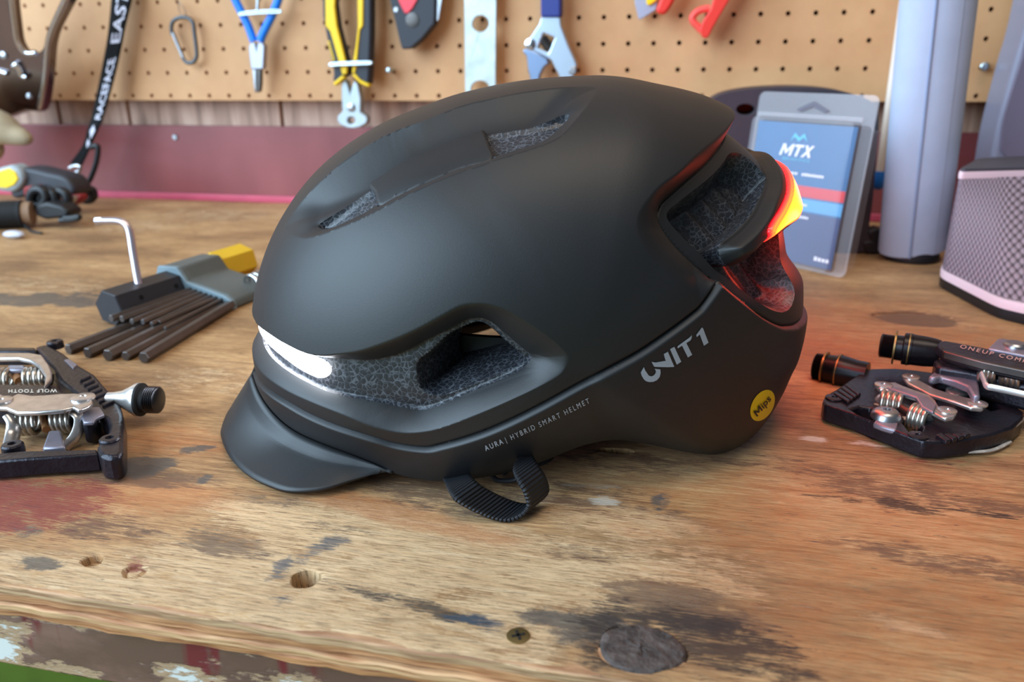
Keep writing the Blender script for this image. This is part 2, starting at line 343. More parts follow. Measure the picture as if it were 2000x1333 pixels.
    masks = {
        'pale': [(820, 1060, .10, .024, -.08, 1.0), (560, 1130, .09, .03, 0, .8), (1050, 1090, .09, .02, 0, .8), (1250, 1130, .06, .02, 0, .6), (520, 1010, .04, .012, -.1, .9), (1000, 1120, .09, .028, -.05, .8), (700, 1230, .09, .014, 0, .75), (150, 1120, .06, .012, 0, .8), (330, 1150, .07, .02, 0, .7), (1180, 1010, .05, .016, -.1, .8), (1300, 1080, .05, .012, -.05, .55), (1760, 1220, .02, .004, -.2, .7), (250, 440, .09, .05, 0, .5), (420, 420, .1, .05, 0, .5), (80, 560, .09, .04, 0, .45), (420, 740, .05, .03, 0, .45), (1010, 1200, .05, .02, 0, .7)],
        'orange': [(250, 960, .06, .018, 0, .8), (100, 1000, .08, .03, 0, .5), (1750, 1050, .16, .07, -.05, .62), (1650, 640, .12, .1, 0, .6), (1900, 700, .12, .1, 0, .6), (760, 1000, .08, .01, -.2, .8), (1400, 980, .1, .03, 0, .5), (1850, 1250, .12, .04, 0, .6), (1560, 1170, .08, .03, 0, .5), (330, 860, .05, .02, 0, .6)],  # varnish tone; blobs at the right also paint the rear light's orange tint
        'brown': [(1790, 622, .030, .0185, 0, 1.4), (850, 960, .06, .016, -.2, .75), (1080, 960, .07, .016, -.1, .62), (1210, 900, .05, .012, 0, .6), (230, 925, .055, .012, 0, .85), (200, 1030, .03, .012, .1, .62), (430, 1062, .026, .008, -.1, .8), (60, 990, .05, .02, 0, .45), (1740, 960, .045, .012, -.1, .66), (1700, 935, .05, .008, -.1, .6), (1900, 985, .04, .01, -.1, .66), (1850, 1100, .05, .012, -.15, .62), (360, 640, .03, .05, .2, .4), (1130, 1080, .03, .006, 0, .55), (1330, 1190, .035, .016, -.2, .85), (540, 980, .03, .006, 0, .5), (1480, 900, .05, .012, 0, .5), (660, 1030, .02, .004, -.1, .6)],  # stains, plus part of the shadow along the helmet's near rim painted in
        'grey': [(270, 915, .018, .013, .1, .85), (398, 938, .004, .008, 0, .75), (385, 878, .01, .006, .3, .7), (60, 585, .09, .022, .05, .82), (230, 575, .06, .012, .0, .7), (75, 1100, .014, .006, 0, .7), (40, 1040, .03, .01, 0, .6), (1290, 985, .005, .01, 0, .7), (1100, 1220, .03, .012, 0, .55), (40, 430, .06, .008, 0, .5)],
        'red': [(50, 975, .05, .022, .1, .85), (20, 1010, .03, .014, 0, .8), (130, 955, .015, .01, 0, .6), (262, 1110, .0035, .0028, 0, 1.0), (1820, 900, .02, .006, 0, .6)],
        'dark': [(1240, 1215, .03, .012, -.1, .75), (1390, 1240, .03, .013, -.3, .85), (1420, 1280, .03, .01, -.2, .75), (1170, 1260, .012, .014, 0, .7), (860, 1195, .024, .0035, -.25, .85), (720, 1160, .03, .005, -.15, .55), (1770, 990, .018, .006, -.2, .75), (1252, 1268, .0165, .0105, .1, .72), (1640, 975, .02, .004, 0, .6), (1850, 905, .01, .002, 0, .7), (1900, 1000, .02, .004, -.1, .6)],
        'blue': [(655, 1055, .008, .004, .2, .75), (625, 1070, .008, .0035, .3, .75), (592, 1085, .008, .0035, .4, .75), (562, 1100, .007, .004, .6, .75), (545, 1120, .005, .006, 0, .72), (546, 1146, .005, .006, 0, .7), (558, 1168, .005, .005, 0, .66), (930, 1215, .016, .0035, -.15, .7), (1285, 975, .004, .006, 0, .6)],
        'white': [(1180, 978, .009, .0045, 0, .85), (1590, 858, .009, .005, 0, .8), (1700, 870, .016, .004, -.1, .6), (1148, 950, .02, .004, .1, .5)]}
    for k, l in masks.items():
        a = me.attributes.new(k, 'FLOAT', 'POINT'); a.data.foreach_set('value', blob(l).astype(np.float32))
    return link('plywood_top', me, BM, root, smooth=35)
bench = thing('workbench', 'old wooden workbench with scarred plywood top carrying the helmet', 'workbench', ((XL + XR) / 2, -.33, -.6))
bt = bench_top(bench)
def ply_mat(name, a, b_):
    m = bpy.data.materials.new(name); m.use_nodes = True; nt = m.node_tree; b = nt.nodes['Principled BSDF']; b.inputs['Roughness'].default_value = .7
    tc = nd(nt, 'ShaderNodeTexCoord'); mp = nd(nt, 'ShaderNodeMapping'); mp.inputs['Scale'].default_value = (14, 60, 300); n = nd(nt, 'ShaderNodeTexNoise'); n.inputs['Scale'].default_value = 4; n.inputs['Detail'].default_value = 7
    nt.links.new(tc.outputs['Object'], mp.inputs[0]); nt.links.new(mp.outputs[0], n.inputs['Vector']); r = nd(nt, 'ShaderNodeValToRGB'); e = r.color_ramp.elements
    e[0].position = .35; e[0].color = lin(a) + (1,); e[1].position = .62; e[1].color = lin(b_) + (1,); nt.links.new(n.outputs['Fac'], r.inputs[0]); nt.links.new(r.outputs[0], b.inputs['Base Color'])
    bp = nd(nt, 'ShaderNodeBump'); bp.inputs['Strength'].default_value = .5; bp.inputs['Distance'].default_value = .001; nt.links.new(n.outputs['Fac'], bp.inputs['Height']); nt.links.new(bp.outputs[0], b.inputs['Normal']); return m
plies = [(-.0006, -.0042, .0004, (150, 106, 74), (200, 158, 118)), (-.0042, -.0078, -.0006, (160, 100, 62), (206, 148, 100)), (-.0078, -.0110, .0006, (168, 114, 74), (214, 166, 120)), (-.0110, -.0140, -.0004, (150, 88, 50), (194, 134, 86))]
for i, (z0, z1, off, a, b_) in enumerate(plies):
    xs_ = np.arange(XL, XR, .006); rows = []
    fy = YF - off + .0003 * np.sin(xs_ * (40 + 17 * i) + i) + .0003 * np.sin(xs_ * (160 + 40 * i)) + np.random.randn(len(xs_)) * .00018
    zz0 = z0 + .00012 * np.sin(xs_ * 90 + i); zz1 = z1 + .00012 * np.sin(xs_ * 70 + 2 * i)
    rows = [[(x, y + .012, z) for x, y, z in zip(xs_, fy, zz0)], [(x, y + .0006, z) for x, y, z in zip(xs_, fy, zz0)], [(x, y, z - .0006) for x, y, z in zip(xs_, fy, zz0)], [(x, y, z + .0005) for x, y, z in zip(xs_, fy, zz1)], [(x, y + .012, z) for x, y, z in zip(xs_, fy, zz1)]]
    MB().grid(rows).build('ply_layer', ply_mat('ply_edge_%d' % i, a, b_), bench)
MB().box(((XL + XR) / 2, (YF + YB) / 2 + .008, -.0152), XR - XL, YB - YF - .02, .002).build('bottom_veneer', ply_mat('ply_core', (150, 110, 70), (180, 140, 96)), bench, smooth=0)
def apron_mat():
    m = bpy.data.materials.new('chipped_brown_paint'); m.use_nodes = True; nt = m.node_tree; L = nt.links.new; b = nt.nodes['Principled BSDF']; b.inputs['Roughness'].default_value = .5
    tc = nd(nt, 'ShaderNodeTexCoord')
    def noi(sc, sv, det=8, off=(0, 0, 0), ro=.6):
        mp = nd(nt, 'ShaderNodeMapping'); mp.inputs['Scale'].default_value = sv; mp.inputs['Location'].default_value = off; L(tc.outputs['Object'], mp.inputs[0]); n = nd(nt, 'ShaderNodeTexNoise'); n.inputs['Scale'].default_value = sc; n.inputs['Detail'].default_value = det; n.inputs['Roughness'].default_value = ro; L(mp.outputs[0], n.inputs['Vector']); return n.outputs['Fac']
    def thr(x, a, c):
        r = nd(nt, 'ShaderNodeMapRange'); r.inputs['From Min'].default_value = a; r.inputs['From Max'].default_value = c; L(x, r.inputs['Value']); return r.outputs[0]
    def mix(f, a, c):
        x = nd(nt, 'ShaderNodeMix', data_type='RGBA'); L(f, x.inputs[0])
        for i, q in ((6, a), (7, c)):
            if isinstance(q, tuple): x.inputs[i].default_value = q
            else: L(q, x.inputs[i])
        return x.outputs[2]
    c = mix(thr(noi(30, (1, 1, 2)), .4, .65), lin((104, 70, 60)) + (1,), lin((134, 94, 82)) + (1,))
    c = mix(thr(noi(38, (1, 1, .12), 3), .60, .64), c, lin((112, 30, 40)) + (1,))
    ch = noi(11, (.8, 1, 2.4), 10, (3.1, 0, 1.7), .66)
    c = mix(thr(ch, .545, .56), c, lin((176, 138, 108)) + (1,)); c = mix(thr(ch, .585, .60), c, lin((216, 210, 206)) + (1,))
    L(c, b.inputs['Base Color']); bp = nd(nt, 'ShaderNodeBump'); bp.inputs['Strength'].default_value = .4; bp.inputs['Distance'].default_value = .0012; bp.invert = True; L(thr(ch, .53, .60), bp.inputs['Height']); L(bp.outputs[0], b.inputs['Normal']); return m
ZA = float(at_y(100, 1316, YF + .004)[2])
MB().box(((XL + XR) / 2, YF + .004 + .019, (ZA - .0140) / 2), XR - XL, .038, -.0140 - ZA).build('front_apron', apron_mat(), bench, bevel=.0015)
for x in (XL + .06, XR - .06):
    for y in (YF + .07, YB - .05): MB().box((x, y, (ZA - .6) / 2), .085, .085, .6 + ZA).build('leg', mat('bench_leg', (110, 80, 60), .7, noise=.1), bench, bevel=.002)
# knot in the top veneer
kc = at_z(1252, 1266, 0); mbk = MB(); rws = []
for r_ in (1.0, .96, .9, .75, .55, .35, .15, .02):
    rws.append([kc + np.array([.0134 * r_ * math.cos(k) * (1 + .05 * math.sin(3 * k + 1)), .0107 * r_ * math.sin(k) * (1 + .05 * math.sin(2 * k)), (-.0022 if r_ == 1.0 else -.0006 if r_ > .92 else .0002 + .0002 * math.sin(7 * k + 9 * r_))]) for k in np.arange(48) * 2 * math.pi / 48])
mbk.grid(rws, True)
KM = mat('wood_knot', (74, 64, 60), .75, noise=.55, nscale=220, bump=.9, bscale=500)
mbk.build('wood_knot', KM, bench, smooth=50)
# screw in the bench top
sc_ = at_z(1012, 1243, 0); scr = thing('countersunk_screw', 'brass coloured cross head screw sunk in the plywood near the front edge', 'screw', sc_)
MB().lathe(sc_ + [0, 0, -.002], (0, 0, 1), [(0, .002), (.0018, .0037), (.0022, .0036), (.0023, .003)], 20).build('head', mat('brass_screw', (150, 128, 84), .45, .9, noise=.2), scr)
for a in (.5, .5 + math.pi / 2): MB().box(sc_ + [0, 0, .00035], .0042, .0009, .0003, ((math.cos(a), math.sin(a), 0), (-math.sin(a), math.cos(a), 0), (0, 0, 1))).build('cross_slot', mat('slot_dark', (26, 22, 18), .8), scr)
flo = MB().box((.4, -.6, -.62), 5, 5, .04).build('floor', mat('garage_floor', (100, 122, 36), .9, noise=.15, nscale=20)); tag(flo, 'green matting on the floor below the bench', 'floor', kind='structure')
# ------------------------------------------------------------------ helmet
# side-view chart of the helmet (millimetres, azimuthal around the ear): every seam, vent and lens is a curve in it
PSI = math.radians(20); HC = np.array([.4602, -.5035, 0.0]); P0Z = .062; HB = .104; HP = 2.25
RS = np.array([126.63, 125.57, 124.85, 124.47, 124.41, 124.01, 121.41, 117.1, 112.95, 109.88, 108.14, 106.77, 105.31, 103.79, 101.69, 99.15, 96.98, 95.45, 94.42, 93.77, 93.55, 93.77, 94.48, 95.41, 96.68, 98.73, 101.28, 104.01, 106.95, 110.06, 113.3, 116.38, 119.37, 122.38, 125.24, 127.94, 130.52, 132.93, 133.99, 131.41, 124.16, 113.34, 102.21, 93.0, 86.05, 79.35, 73.02, 67.52, 63.22, 59.36, 55.85, 52.74, 50.06, 47.72, 45.92, 44.69, 44.08, 44.49, 45.85, 48.51, 52.71, 59.13, 67.98, 79.23, 90.63, 99.81, 108.66, 117.81, 124.96, 128.19, 128.29, 127.6]) / 1000
def h_R(a):
    x = (a % (2 * np.pi)) / (2 * np.pi) * 72; i = np.floor(x).astype(int); t = x - i
    p0, p1, p2, p3 = [RS[(i + j) % 72] for j in (-1, 0, 1, 2)]
    return .5 * (2 * p1 + (p2 - p0) * t + (2 * p0 - 5 * p1 + 4 * p2 - p3) * t * t + (3 * p1 - p0 - 3 * p2 + p3) * t ** 3)
def h_k(a):
    d = np.degrees(a % (2 * np.pi)); return 1 - (.38 * sst(186, 235, d) * (1 - sst(280, 315, d)) + .25 * sst(280, 315, d) * (1 - sst(318, 345, d)))
def h_S(a, t, sc=1.0):
    r = np.sin(np.clip(t, 0, 1) * np.pi / 2); R_ = h_R(a) * sc
    return np.stack([r * R_ * np.cos(a), -HB * sc * np.maximum(1 - (h_k(a) * r) ** HP, 0) ** (1 / HP), P0Z + r * R_ * np.sin(a)], -1)
def h_N(a, t):
    e = 1e-3; t = np.clip(t, .004, .999); da = h_S(a + e, t) - h_S(a - e, t); dt = h_S(a, t + 5e-4) - h_S(a, t - 5e-4)
    n = np.cross(da, dt); n /= np.linalg.norm(n, axis=-1, keepdims=True) + 1e-15
    s_ = np.sign((n * (h_S(a, t) - np.array([0, 0, P0Z - .01]))).sum(-1, keepdims=True)); return n * s_
CV = {}
CV['CH'] = [(-225, -2.5), (-185, -2.3), (-159.9, -2.2), (-145.9, -2.0), (-128.9, -3.1), (-113.5, -4.4), (-101.5, -4.3), (-94.2, -4.9), (-87.2, -4.9), (-80.4, -3.7), (-73.5, -1.8), (-64.4, 2.0), (-58.0, 5.7), (-49.0, 10.2), (-42.2, 13.7), (-38.3, 14.9), (-34.4, 14.6), (-30.5, 12.7), (-25.4, 8.0), (-18.5, 1.6), (-15.4, -1.2), (-15.9, -3.6), (-18.1, -6.5), (-23.3, -9.8), (-32.1, -14.4), (-41.2, -18.9), (-50.9, -24.4), (-58, -28.0), (-64.7, -29.9), (-72.2, -28.9), (-82.0, -26.3), (-96.6, -24.1), (-112.2, -22.6), (-127.5, -21), (-142.4, -20), (-160, -19.5), (-185, -19.5), (-225, -20)]
CV['BV'] = [(-226, -2.2), (-185, -2.0), (-159.4, -1.9), (-145.9, -1.7), (-129.3, -2.8), (-113.4, -4.0), (-103.5, -3.2), (-95.2, -1.3), (-84.8, 1.2), (-75.2, 4.7), (-66.1, 8.4), (-57.7, 12.3), (-48.7, 17.2), (-41.6, 20.8), (-35.3, 21.6), (-29.7, 20.9), (-23.1, 18.4), (-14.7, 12.7), (-7.4, 6.7), (-3.4, 2.4), (-2.9, -0.6), (-3.9, -4.2), (-6.7, -7.1), (-14.7, -11.5), (-26.4, -17.4), (-38.7, -23.6), (-51.8, -30.1), (-60.0, -33.3), (-70.7, -35.4), (-83.0, -33.9), (-96.7, -29.6), (-113.6, -27.5), (-129.6, -27.1), (-146.1, -27), (-164.3, -28), (-190, -28.5), (-226, -29)]
CV['DEEP'] = [(-64, -5.9), (-56.2, 0.9), (-49.1, 7.6), (-41.1, 11.7), (-36.3, 13.0), (-32.3, 11.4), (-25.9, 5.2), (-19.0, -1.3), (-17.2, -4.1), (-20.3, -6.9), (-31.0, -11.8), (-43.1, -17.4), (-53.6, -22.0), (-62, -18.0)]
CV['HOLE'] = [(-47.5, 4.5), (-41, 9.0), (-36.3, 10.4), (-33, 8.8), (-27.3, 3.3), (-21.4, -2.0), (-20, -4), (-22, -5.2), (-31.5, -9.2), (-42, -14), (-47.5, -15.5), (-49.5, -6)]
CV['LED'] = [(-225, -5.6), (-185, -5.0), (-156.1, -4.6), (-147.9, -4.8), (-135.8, -5.7), (-124.6, -6.9), (-113.5, -7.6), (-107.9, -8.7), (-105.6, -11.8), (-106.9, -14.6), (-110.9, -17.0), (-115.0, -17.6), (-126.9, -16.6), (-138.6, -15.1), (-150.1, -14.2), (-165, -14), (-185, -14), (-225, -14.5)]
G1 = [(-235, -46), (-205, -43.5), (-189.4, -41.5), (-177.7, -39.4), (-157.1, -35.8), (-136.7, -34.6), (-121.2, -36.1), (-100.5, -39.0), (-86.0, -41.8), (-76.3, -44.4), (-63.1, -44.2), (-54.0, -40.4), (-36.6, -32.2), (-23.9, -25.4), (-11.9, -18.7), (-0.3, -12.1), (11.2, -6.0), (24.0, 0.2), (34.8, 6.3), (48.1, 14.0), (51.5, 16.6), (59.9, 25.2)]
DL = [(107.2, 98.6), (87.7, 87.1), (72.6, 77.8), (59.1, 70.4), (47.8, 63.4), (41.7, 59.1), (39.4, 55.4), (38.8, 52.3), (40.5, 47.9), (45.0, 41.1), (51.1, 34.5), (56.4, 29.2), (59.9, 25.2), (72.0, 16.1), (86.4, 6.6), (100.9, -0.4), (110.7, -3.1), (122.0, -5.5), (138.4, -7.3)]
FL = [(107.5, 99.5), (79.5, 87.1), (63.0, 79.0), (49.2, 70.2), (38.3, 64.2), (29.9, 57.2), (25.7, 51.4), (25.3, 45.0), (29.4, 36.8), (35.9, 30.6), (42.5, 23.4), (50.1, 16.9)]
CV['OP'] = [(86.6, 79.6), (96.8, 85.3), (107.3, 85.1), (116.7, 79.9), (122.3, 72.3), (121.7, 63.1), (123.2, 52.3), (122.7, 41.8), (122.6, 32.9), (121.7, 24.1), (122.2, 16.3), (120.5, 10.5), (114.9, 5.6), (108.3, 4.5), (100.1, 5.9), (89.3, 10.3), (78.4, 17.8), (69.2, 25.2), (64.3, 28.6), (56.0, 37.8), (50.0, 44.1), (44.7, 50.8), (43.8, 54.1), (46.1, 57.0), (52.4, 60.7), (65.3, 67.7), (80.3, 75.9)]
CV['BAR'] = [(73.8, 29.5), (69.6, 33.3), (67.9, 37.6), (69.1, 40.5), (71.5, 42.3), (82.0, 47.0), (94.6, 54.2), (104.9, 61.5), (118, 69.6), (130, 80), (150, 94), (190, 106), (230, 112), (230, 40), (190, 40), (144.5, 42.1), (125, 41.8), (112.5, 41.0), (98.7, 37.5), (89.8, 33.8), (84.0, 31.0)]
CV['RL'] = [(225, 93), (190, 91), (165, 86.5), (147, 78), (135, 69.5), (121.7, 60.5), (108.4, 53.4), (98.5, 48.2), (93.4, 44.4), (93.0, 41.0), (96.0, 38.6), (100.2, 38.2), (105.2, 39.6), (112.9, 42.4), (129.9, 46.6), (145, 51), (165, 59), (190, 66), (225, 69)]
CV['EO'] = [(-146.4, 51.0), (-141.0, 48.6), (-124.4, 46.3), (-109.6, 48.3), (-92.6, 53.1), (-81.2, 57.3), (-68.6, 63.1), (-54.0, 69.1), (-47.2, 71.6), (-34.3, 75.7), (-26.3, 78.2), (-11.9, 82.5), (-3.0, 85.9), (4.1, 91.3), (12.8, 101.4), (22.3, 112.8), (27.8, 120.5), (26.4, 124.0), (20.7, 125.0), (7.9, 124.9), (-9.5, 123.1), (-26.8, 119.9), (-44.0, 117.0), (-60.9, 110.8), (-69.8, 107.4), (-87.6, 102.2), (-105.2, 92.8), (-118.1, 83.9), (-129.9, 73.8), (-139.8, 64.6), (-146.2, 56.1)]
CV['EI'] = [(-118.4, 53.2), (-110.6, 51.6), (-102.7, 52.8), (-91.2, 58.3), (-81.9, 63.5), (-68.0, 69.5), (-52.1, 75.6), (-44.4, 78.9), (-30.9, 82.2), (-20.8, 84.8), (-9.9, 87.9), (-1.0, 94.4), (8.0, 104.4), (5.6, 107.2), (-4.8, 105.3), (-19.5, 104.2), (-36.4, 102.2), (-50.0, 98.1), (-65.6, 93.0), (-72.8, 88.7), (-87.6, 80.0), (-93.4, 75.6), (-107.0, 64.3), (-116.6, 57.9), (-120.2, 55.0)]
CV['COV'] = [(-94.4, 76.2), (-87.6, 81.0), (-72.8, 89.7), (-55.0, 97.1), (-36.8, 103.6), (-34.4, 101), (-32.0, 92.0), (-30.0, 80.5), (-44.4, 77.2), (-68.1, 68.1), (-81.2, 61.9), (-87.5, 69.9)]
RP = {k: spl(v, 4, True) for k, v in CV.items()}
dls = spl(DL, 4); g1s = spl(G1, 4); fls = spl(FL, 4)
RP['D'] = np.concatenate([[(240, 170), (150, 132), (128, 114)], dls, [(165, -9), (240, -12)]])
RP['LS'] = np.concatenate([g1s, dls[48:], [(165, -9), (240, -12), (240, -200), (-240, -200)]])
RP['F'] = np.concatenate([[(240, 172), (150, 133), (128, 115)], fls, dls[48:], [(165, -9), (240, -12)]])
def sdf(Q, poly, need=False):
    out = np.full(len(Q), 60.0); npt = Q.copy(); lo = poly.min(0) - 28; hi = poly.max(0) + 28
    m = np.where((Q[:, 0] > lo[0]) & (Q[:, 0] < hi[0]) & (Q[:, 1] > lo[1]) & (Q[:, 1] < hi[1]))[0]; q = Q[m]
    best = np.full(len(q), 1e9); ins = np.zeros(len(q), bool); bp = q.copy(); n = len(poly)
    for i in range(n):
        a = poly[i]; b = poly[(i + 1) % n]; e = b - a; L2 = e @ e + 1e-12; w = q - a
        t = np.clip((w @ e) / L2, 0, 1); d = w - t[:, None] * e; dd = (d * d).sum(1); k = dd < best; best[k] = dd[k]
        if need: bp[k] = q[k] - d[k]
        c = (a[1] > q[:, 1]) != (b[1] > q[:, 1])
        if c.any(): ins ^= c & (q[:, 0] < (b[0] - a[0]) * (q[:, 1] - a[1]) / ((b[1] - a[1]) if b[1] != a[1] else 1e-9) + a[0])
    r = np.sqrt(best); r[ins] *= -1; out[m] = r
    if need: npt[m] = bp
    return (out, npt) if need else out
def depth_fields(Q):
    s = {k: sdf(Q, RP[k]) for k in RP}; d = np.zeros(len(Q)); i_ = {k: v < (-.04 if k in ('OP', 'CH', 'EI', 'D', 'HOLE') else 1e-3) for k, v in s.items()}   # a vertex on a step's outline stays on the upper level
    up = ~i_['D'] & ~i_['LS']
    raise_ = 8.8 * np.exp(-(np.hypot(Q[:, 0] - 120, Q[:, 1] - 110) / 38) ** 2)
    wt = np.exp(-(np.hypot(Q[:, 0] - 112, Q[:, 1] - 100) / 36) ** 2); wl = 1 - sst(8, 30, Q[:, 1])
    rd = 6.2 * (1 - wt) * (1 - wl) + .9
    d[up] = -raise_[up]
    # bevel of the upper shell towards the rear frame
    k = up & i_['F']; tt = np.clip(-s['F'][k] / (-s['F'][k] + np.abs(s['D'][k]) + 1e-6), 0, 1); d[k] = -raise_[k] * (1 - tt ** 1.6 * .8) + (rd[k] - .6) * tt ** 1.4
    k = i_['D']; d[k] = rd[k]
    d += np.where(np.abs(s['D']) < 3, 1.0 * np.exp(-(s['D'] / .45) ** 2), 0)
    # lower shell stands proud behind a groove
    k = i_['LS'] & ~i_['D']; d[k] = -1.3 * sst(0, 2.2, -s['LS'][k]); k = ~i_['D']; d[k] += 1.5 * np.exp(-(s['LS'][k] / .75) ** 2)
    # shoulder band under the light strip
    # front channel
    cd_ = 6.0 + 4.0 * sst(-110, -70, Q[:, 0]); k = i_['BV'] & ~i_['CH'] & ~i_['LS']; a = -s['BV'][k]; b = s['CH'][k]; tt = np.clip(a / (a + b + 1e-6), 0, 1)
    d[k] += (cd_[k] - 1.2) * (tt ** 1.25) * np.clip((a + b) / 4.0, 0, 1)
    k = i_['CH']; d[k] = cd_[k] + .5 * sst(0, 1.2, -s['CH'][k])
    ex = 30 * sst(0, 2.6, -s['DEEP']) * sst(-66, -44, Q[:, 0]); d += np.where(i_['CH'], ex, 0)
    k = i_['LED']; d[k] = cd_[k] + .3 - 3.2 * np.sqrt(np.clip(-s['LED'][k] / 4.0, 0, 1))
    # top channel: floor tilted, shallow along its lower side
    lowl = spl(CV['EO'][1:17], 3); m_ = np.where(s['EO'] < 2)[0]; dl_ = np.full(len(Q), 99.0)
    for p_, q_ in zip(lowl[:-1], lowl[1:]):
        e_ = q_ - p_; t_ = np.clip(((Q[m_] - p_) @ e_) / (e_ @ e_), 0, 1); dl_[m_] = np.minimum(dl_[m_], np.hypot(*(Q[m_] - p_ - t_[:, None] * e_).T))
    su = sst(4, 24, dl_); df = 3.2 + 4.4 * su; dc = 3.2 + 1.6 * su; pw = 1 + .9 * sst(8, 22, dl_)
    k = i_['EO'] & ~i_['EI']; a = -s['EO'][k]; b = s['EI'][k]; tt = np.clip(a / (a + b + 1e-6), 0, 1); d[k] += df[k] * (1 - (1 - tt) ** pw[k]) * np.clip((a + b) / 5, 0, 1)
    k = i_['EI']; d[k] = dc[k] + 2.6 + 1.4 * sst(0, 3, -s['EI'][k]); k = i_['COV']; d[k] = dc[k] + .1 + .8 * (1 - sst(0, 1.2, -s['COV'][k]))
    # rear opening with the cross bar
    k = i_['OP'] & ~i_['BAR']; d[k] = rd[k] + 2 + 12 * sst(0, 5, -s['OP'][k]) + 1.2 * np.sin(Q[k][:, 0] * .35 + Q[k][:, 1] * .2)
    k = i_['BAR'] & i_['D']; d[k] = rd[k] - (2.2 + rd[k] * .6) * sst(0, 6, -s['BAR'][k]) + 1.2 * (1 - sst(0, 1.5, -s['BAR'][k])) - 1.6 * sst(110, 150, Q[k][:, 0])
    k = i_['RL']; d[k] -= 2.2 * np.sqrt(np.clip(-s['RL'][k] / 3.0, 0, 1)) - .3 * np.exp(-(s['RL'][k] / .5) ** 2)
    return d / 1000, s
def inside(Q, poly):
    ins = np.zeros(len(Q), bool); lo = poly.min(0); hi = poly.max(0); m = np.where((Q[:, 0] > lo[0]) & (Q[:, 0] < hi[0]) & (Q[:, 1] > lo[1]) & (Q[:, 1] < hi[1]))[0]; q = Q[m]; r = np.zeros(len(q), bool); n = len(poly)
    for i in range(n):
        a = poly[i]; b = poly[(i + 1) % n]
        if a[1] != b[1]: r ^= ((a[1] > q[:, 1]) != (b[1] > q[:, 1])) & (q[:, 0] < (b[0] - a[0]) * (q[:, 1] - a[1]) / (b[1] - a[1]) + a[0])
    ins[m] = r; return ins
def face_labels(Q):
    i_ = {k: inside(Q, RP[k]) for k in ('CH', 'LED', 'EI', 'COV', 'OP', 'BAR', 'LS', 'D', 'RL', 'HOLE')}
    foam = i_['CH'] & ~i_['LED'] | (i_['EI'] & ~i_['COV']) | (i_['OP'] & ~i_['BAR'])
    lab = np.zeros(len(Q), int); lab[i_['LS']] = 1; lab[i_['D']] = 2; lab[i_['COV']] = 3; lab[foam] = 4; lab[i_['LED']] = 5; lab[i_['RL']] = 6; lab[i_['HOLE']] = 9
    return lab
def foam_mat():
    m = bpy.data.materials.new('bead_foam'); m.use_nodes = True; nt = m.node_tree; L = nt.links.new; b = nt.nodes['Principled BSDF']; b.inputs['Roughness'].default_value = .42
    tc = nd(nt, 'ShaderNodeTexCoord'); wv = nd(nt, 'ShaderNodeTexNoise'); wv.inputs['Scale'].default_value = 300; mx_ = nd(nt, 'ShaderNodeMix', data_type='RGBA'); mx_.inputs[0].default_value = .0015
    L(tc.outputs['Object'], wv.inputs['Vector']); L(tc.outputs['Object'], mx_.inputs[6]); L(wv.outputs['Color'], mx_.inputs[7])
    vo = nd(nt, 'ShaderNodeTexVoronoi', feature='DISTANCE_TO_EDGE'); vo.inputs['Scale'].default_value = 470; L(mx_.outputs[2], vo.inputs['Vector'])
    r = nd(nt, 'ShaderNodeValToRGB'); e = r.color_ramp.elements; e[0].position = 0; e[0].color = lin((84, 86, 92)) + (1,); e[1].position = .12; e[1].color = lin((38, 39, 44)) + (1,)
    n = nd(nt, 'ShaderNodeTexNoise'); n.inputs['Scale'].default_value = 420; L(tc.outputs['Object'], n.inputs['Vector']); q = nd(nt, 'ShaderNodeMath', operation='MULTIPLY'); q.inputs[1].default_value = .34; L(n.outputs['Fac'], q.inputs[0])
    ad = nd(nt, 'ShaderNodeMath', operation='ADD'); L(vo.outputs['Distance'], ad.inputs[0]); L(q.outputs[0], ad.inputs[1]); sb = nd(nt, 'ShaderNodeMath', operation='SUBTRACT'); L(ad.outputs[0], sb.inputs[0]); sb.inputs[1].default_value = .16
    L(sb.outputs[0], r.inputs[0]); L(r.outputs[0], b.inputs['Base Color']); bp = nd(nt, 'ShaderNodeBump'); bp.inputs['Strength'].default_value = .25; bp.inputs['Distance'].default_value = .0006; L(vo.outputs['Distance'], bp.inputs['Height']); L(bp.outputs[0], b.inputs['Normal']); return m
SHELL = mat('matte_black_shell', (15, 16, 19), .52, spec=.72, bump=.06, bscale=2500)
FOAM = foam_mat()
LEDM = mat('white_light_lens', (240, 244, 255), .3, emit=(.90, .94, 1.0), estr=30.0)
def rear_light_mat():
    m = bpy.data.materials.new('red_light_lens'); m.use_nodes = True; nt = m.node_tree; L = nt.links.new; b = nt.nodes['Principled BSDF']; b.inputs['Base Color'].default_value = lin((170, 10, 8)) + (1,); b.inputs['Roughness'].default_value = .25
    a = nd(nt, 'ShaderNodeAttribute', attribute_name='glow'); r = nd(nt, 'ShaderNodeValToRGB'); e = r.color_ramp.elements; e[0].position = .05; e[0].color = (1, .004, .01, 1); e[1].position = .75; e[1].color = (1, .036, .002, 1)
    L(a.outputs['Fac'], r.inputs[0]); L(r.outputs[0], b.inputs['Emission Color']); mr = nd(nt, 'ShaderNodeMapRange'); mr.inputs['To Min'].default_value = 2.0; mr.inputs['To Max'].default_value = 26.0; L(a.outputs['Fac'], mr.inputs['Value']); L(mr.outputs[0], b.inputs['Emission Strength']); return m
helmet = thing('bike_helmet', 'matte black city bike helmet with peak and lit front and rear lights', 'helmet', HC, PSI)
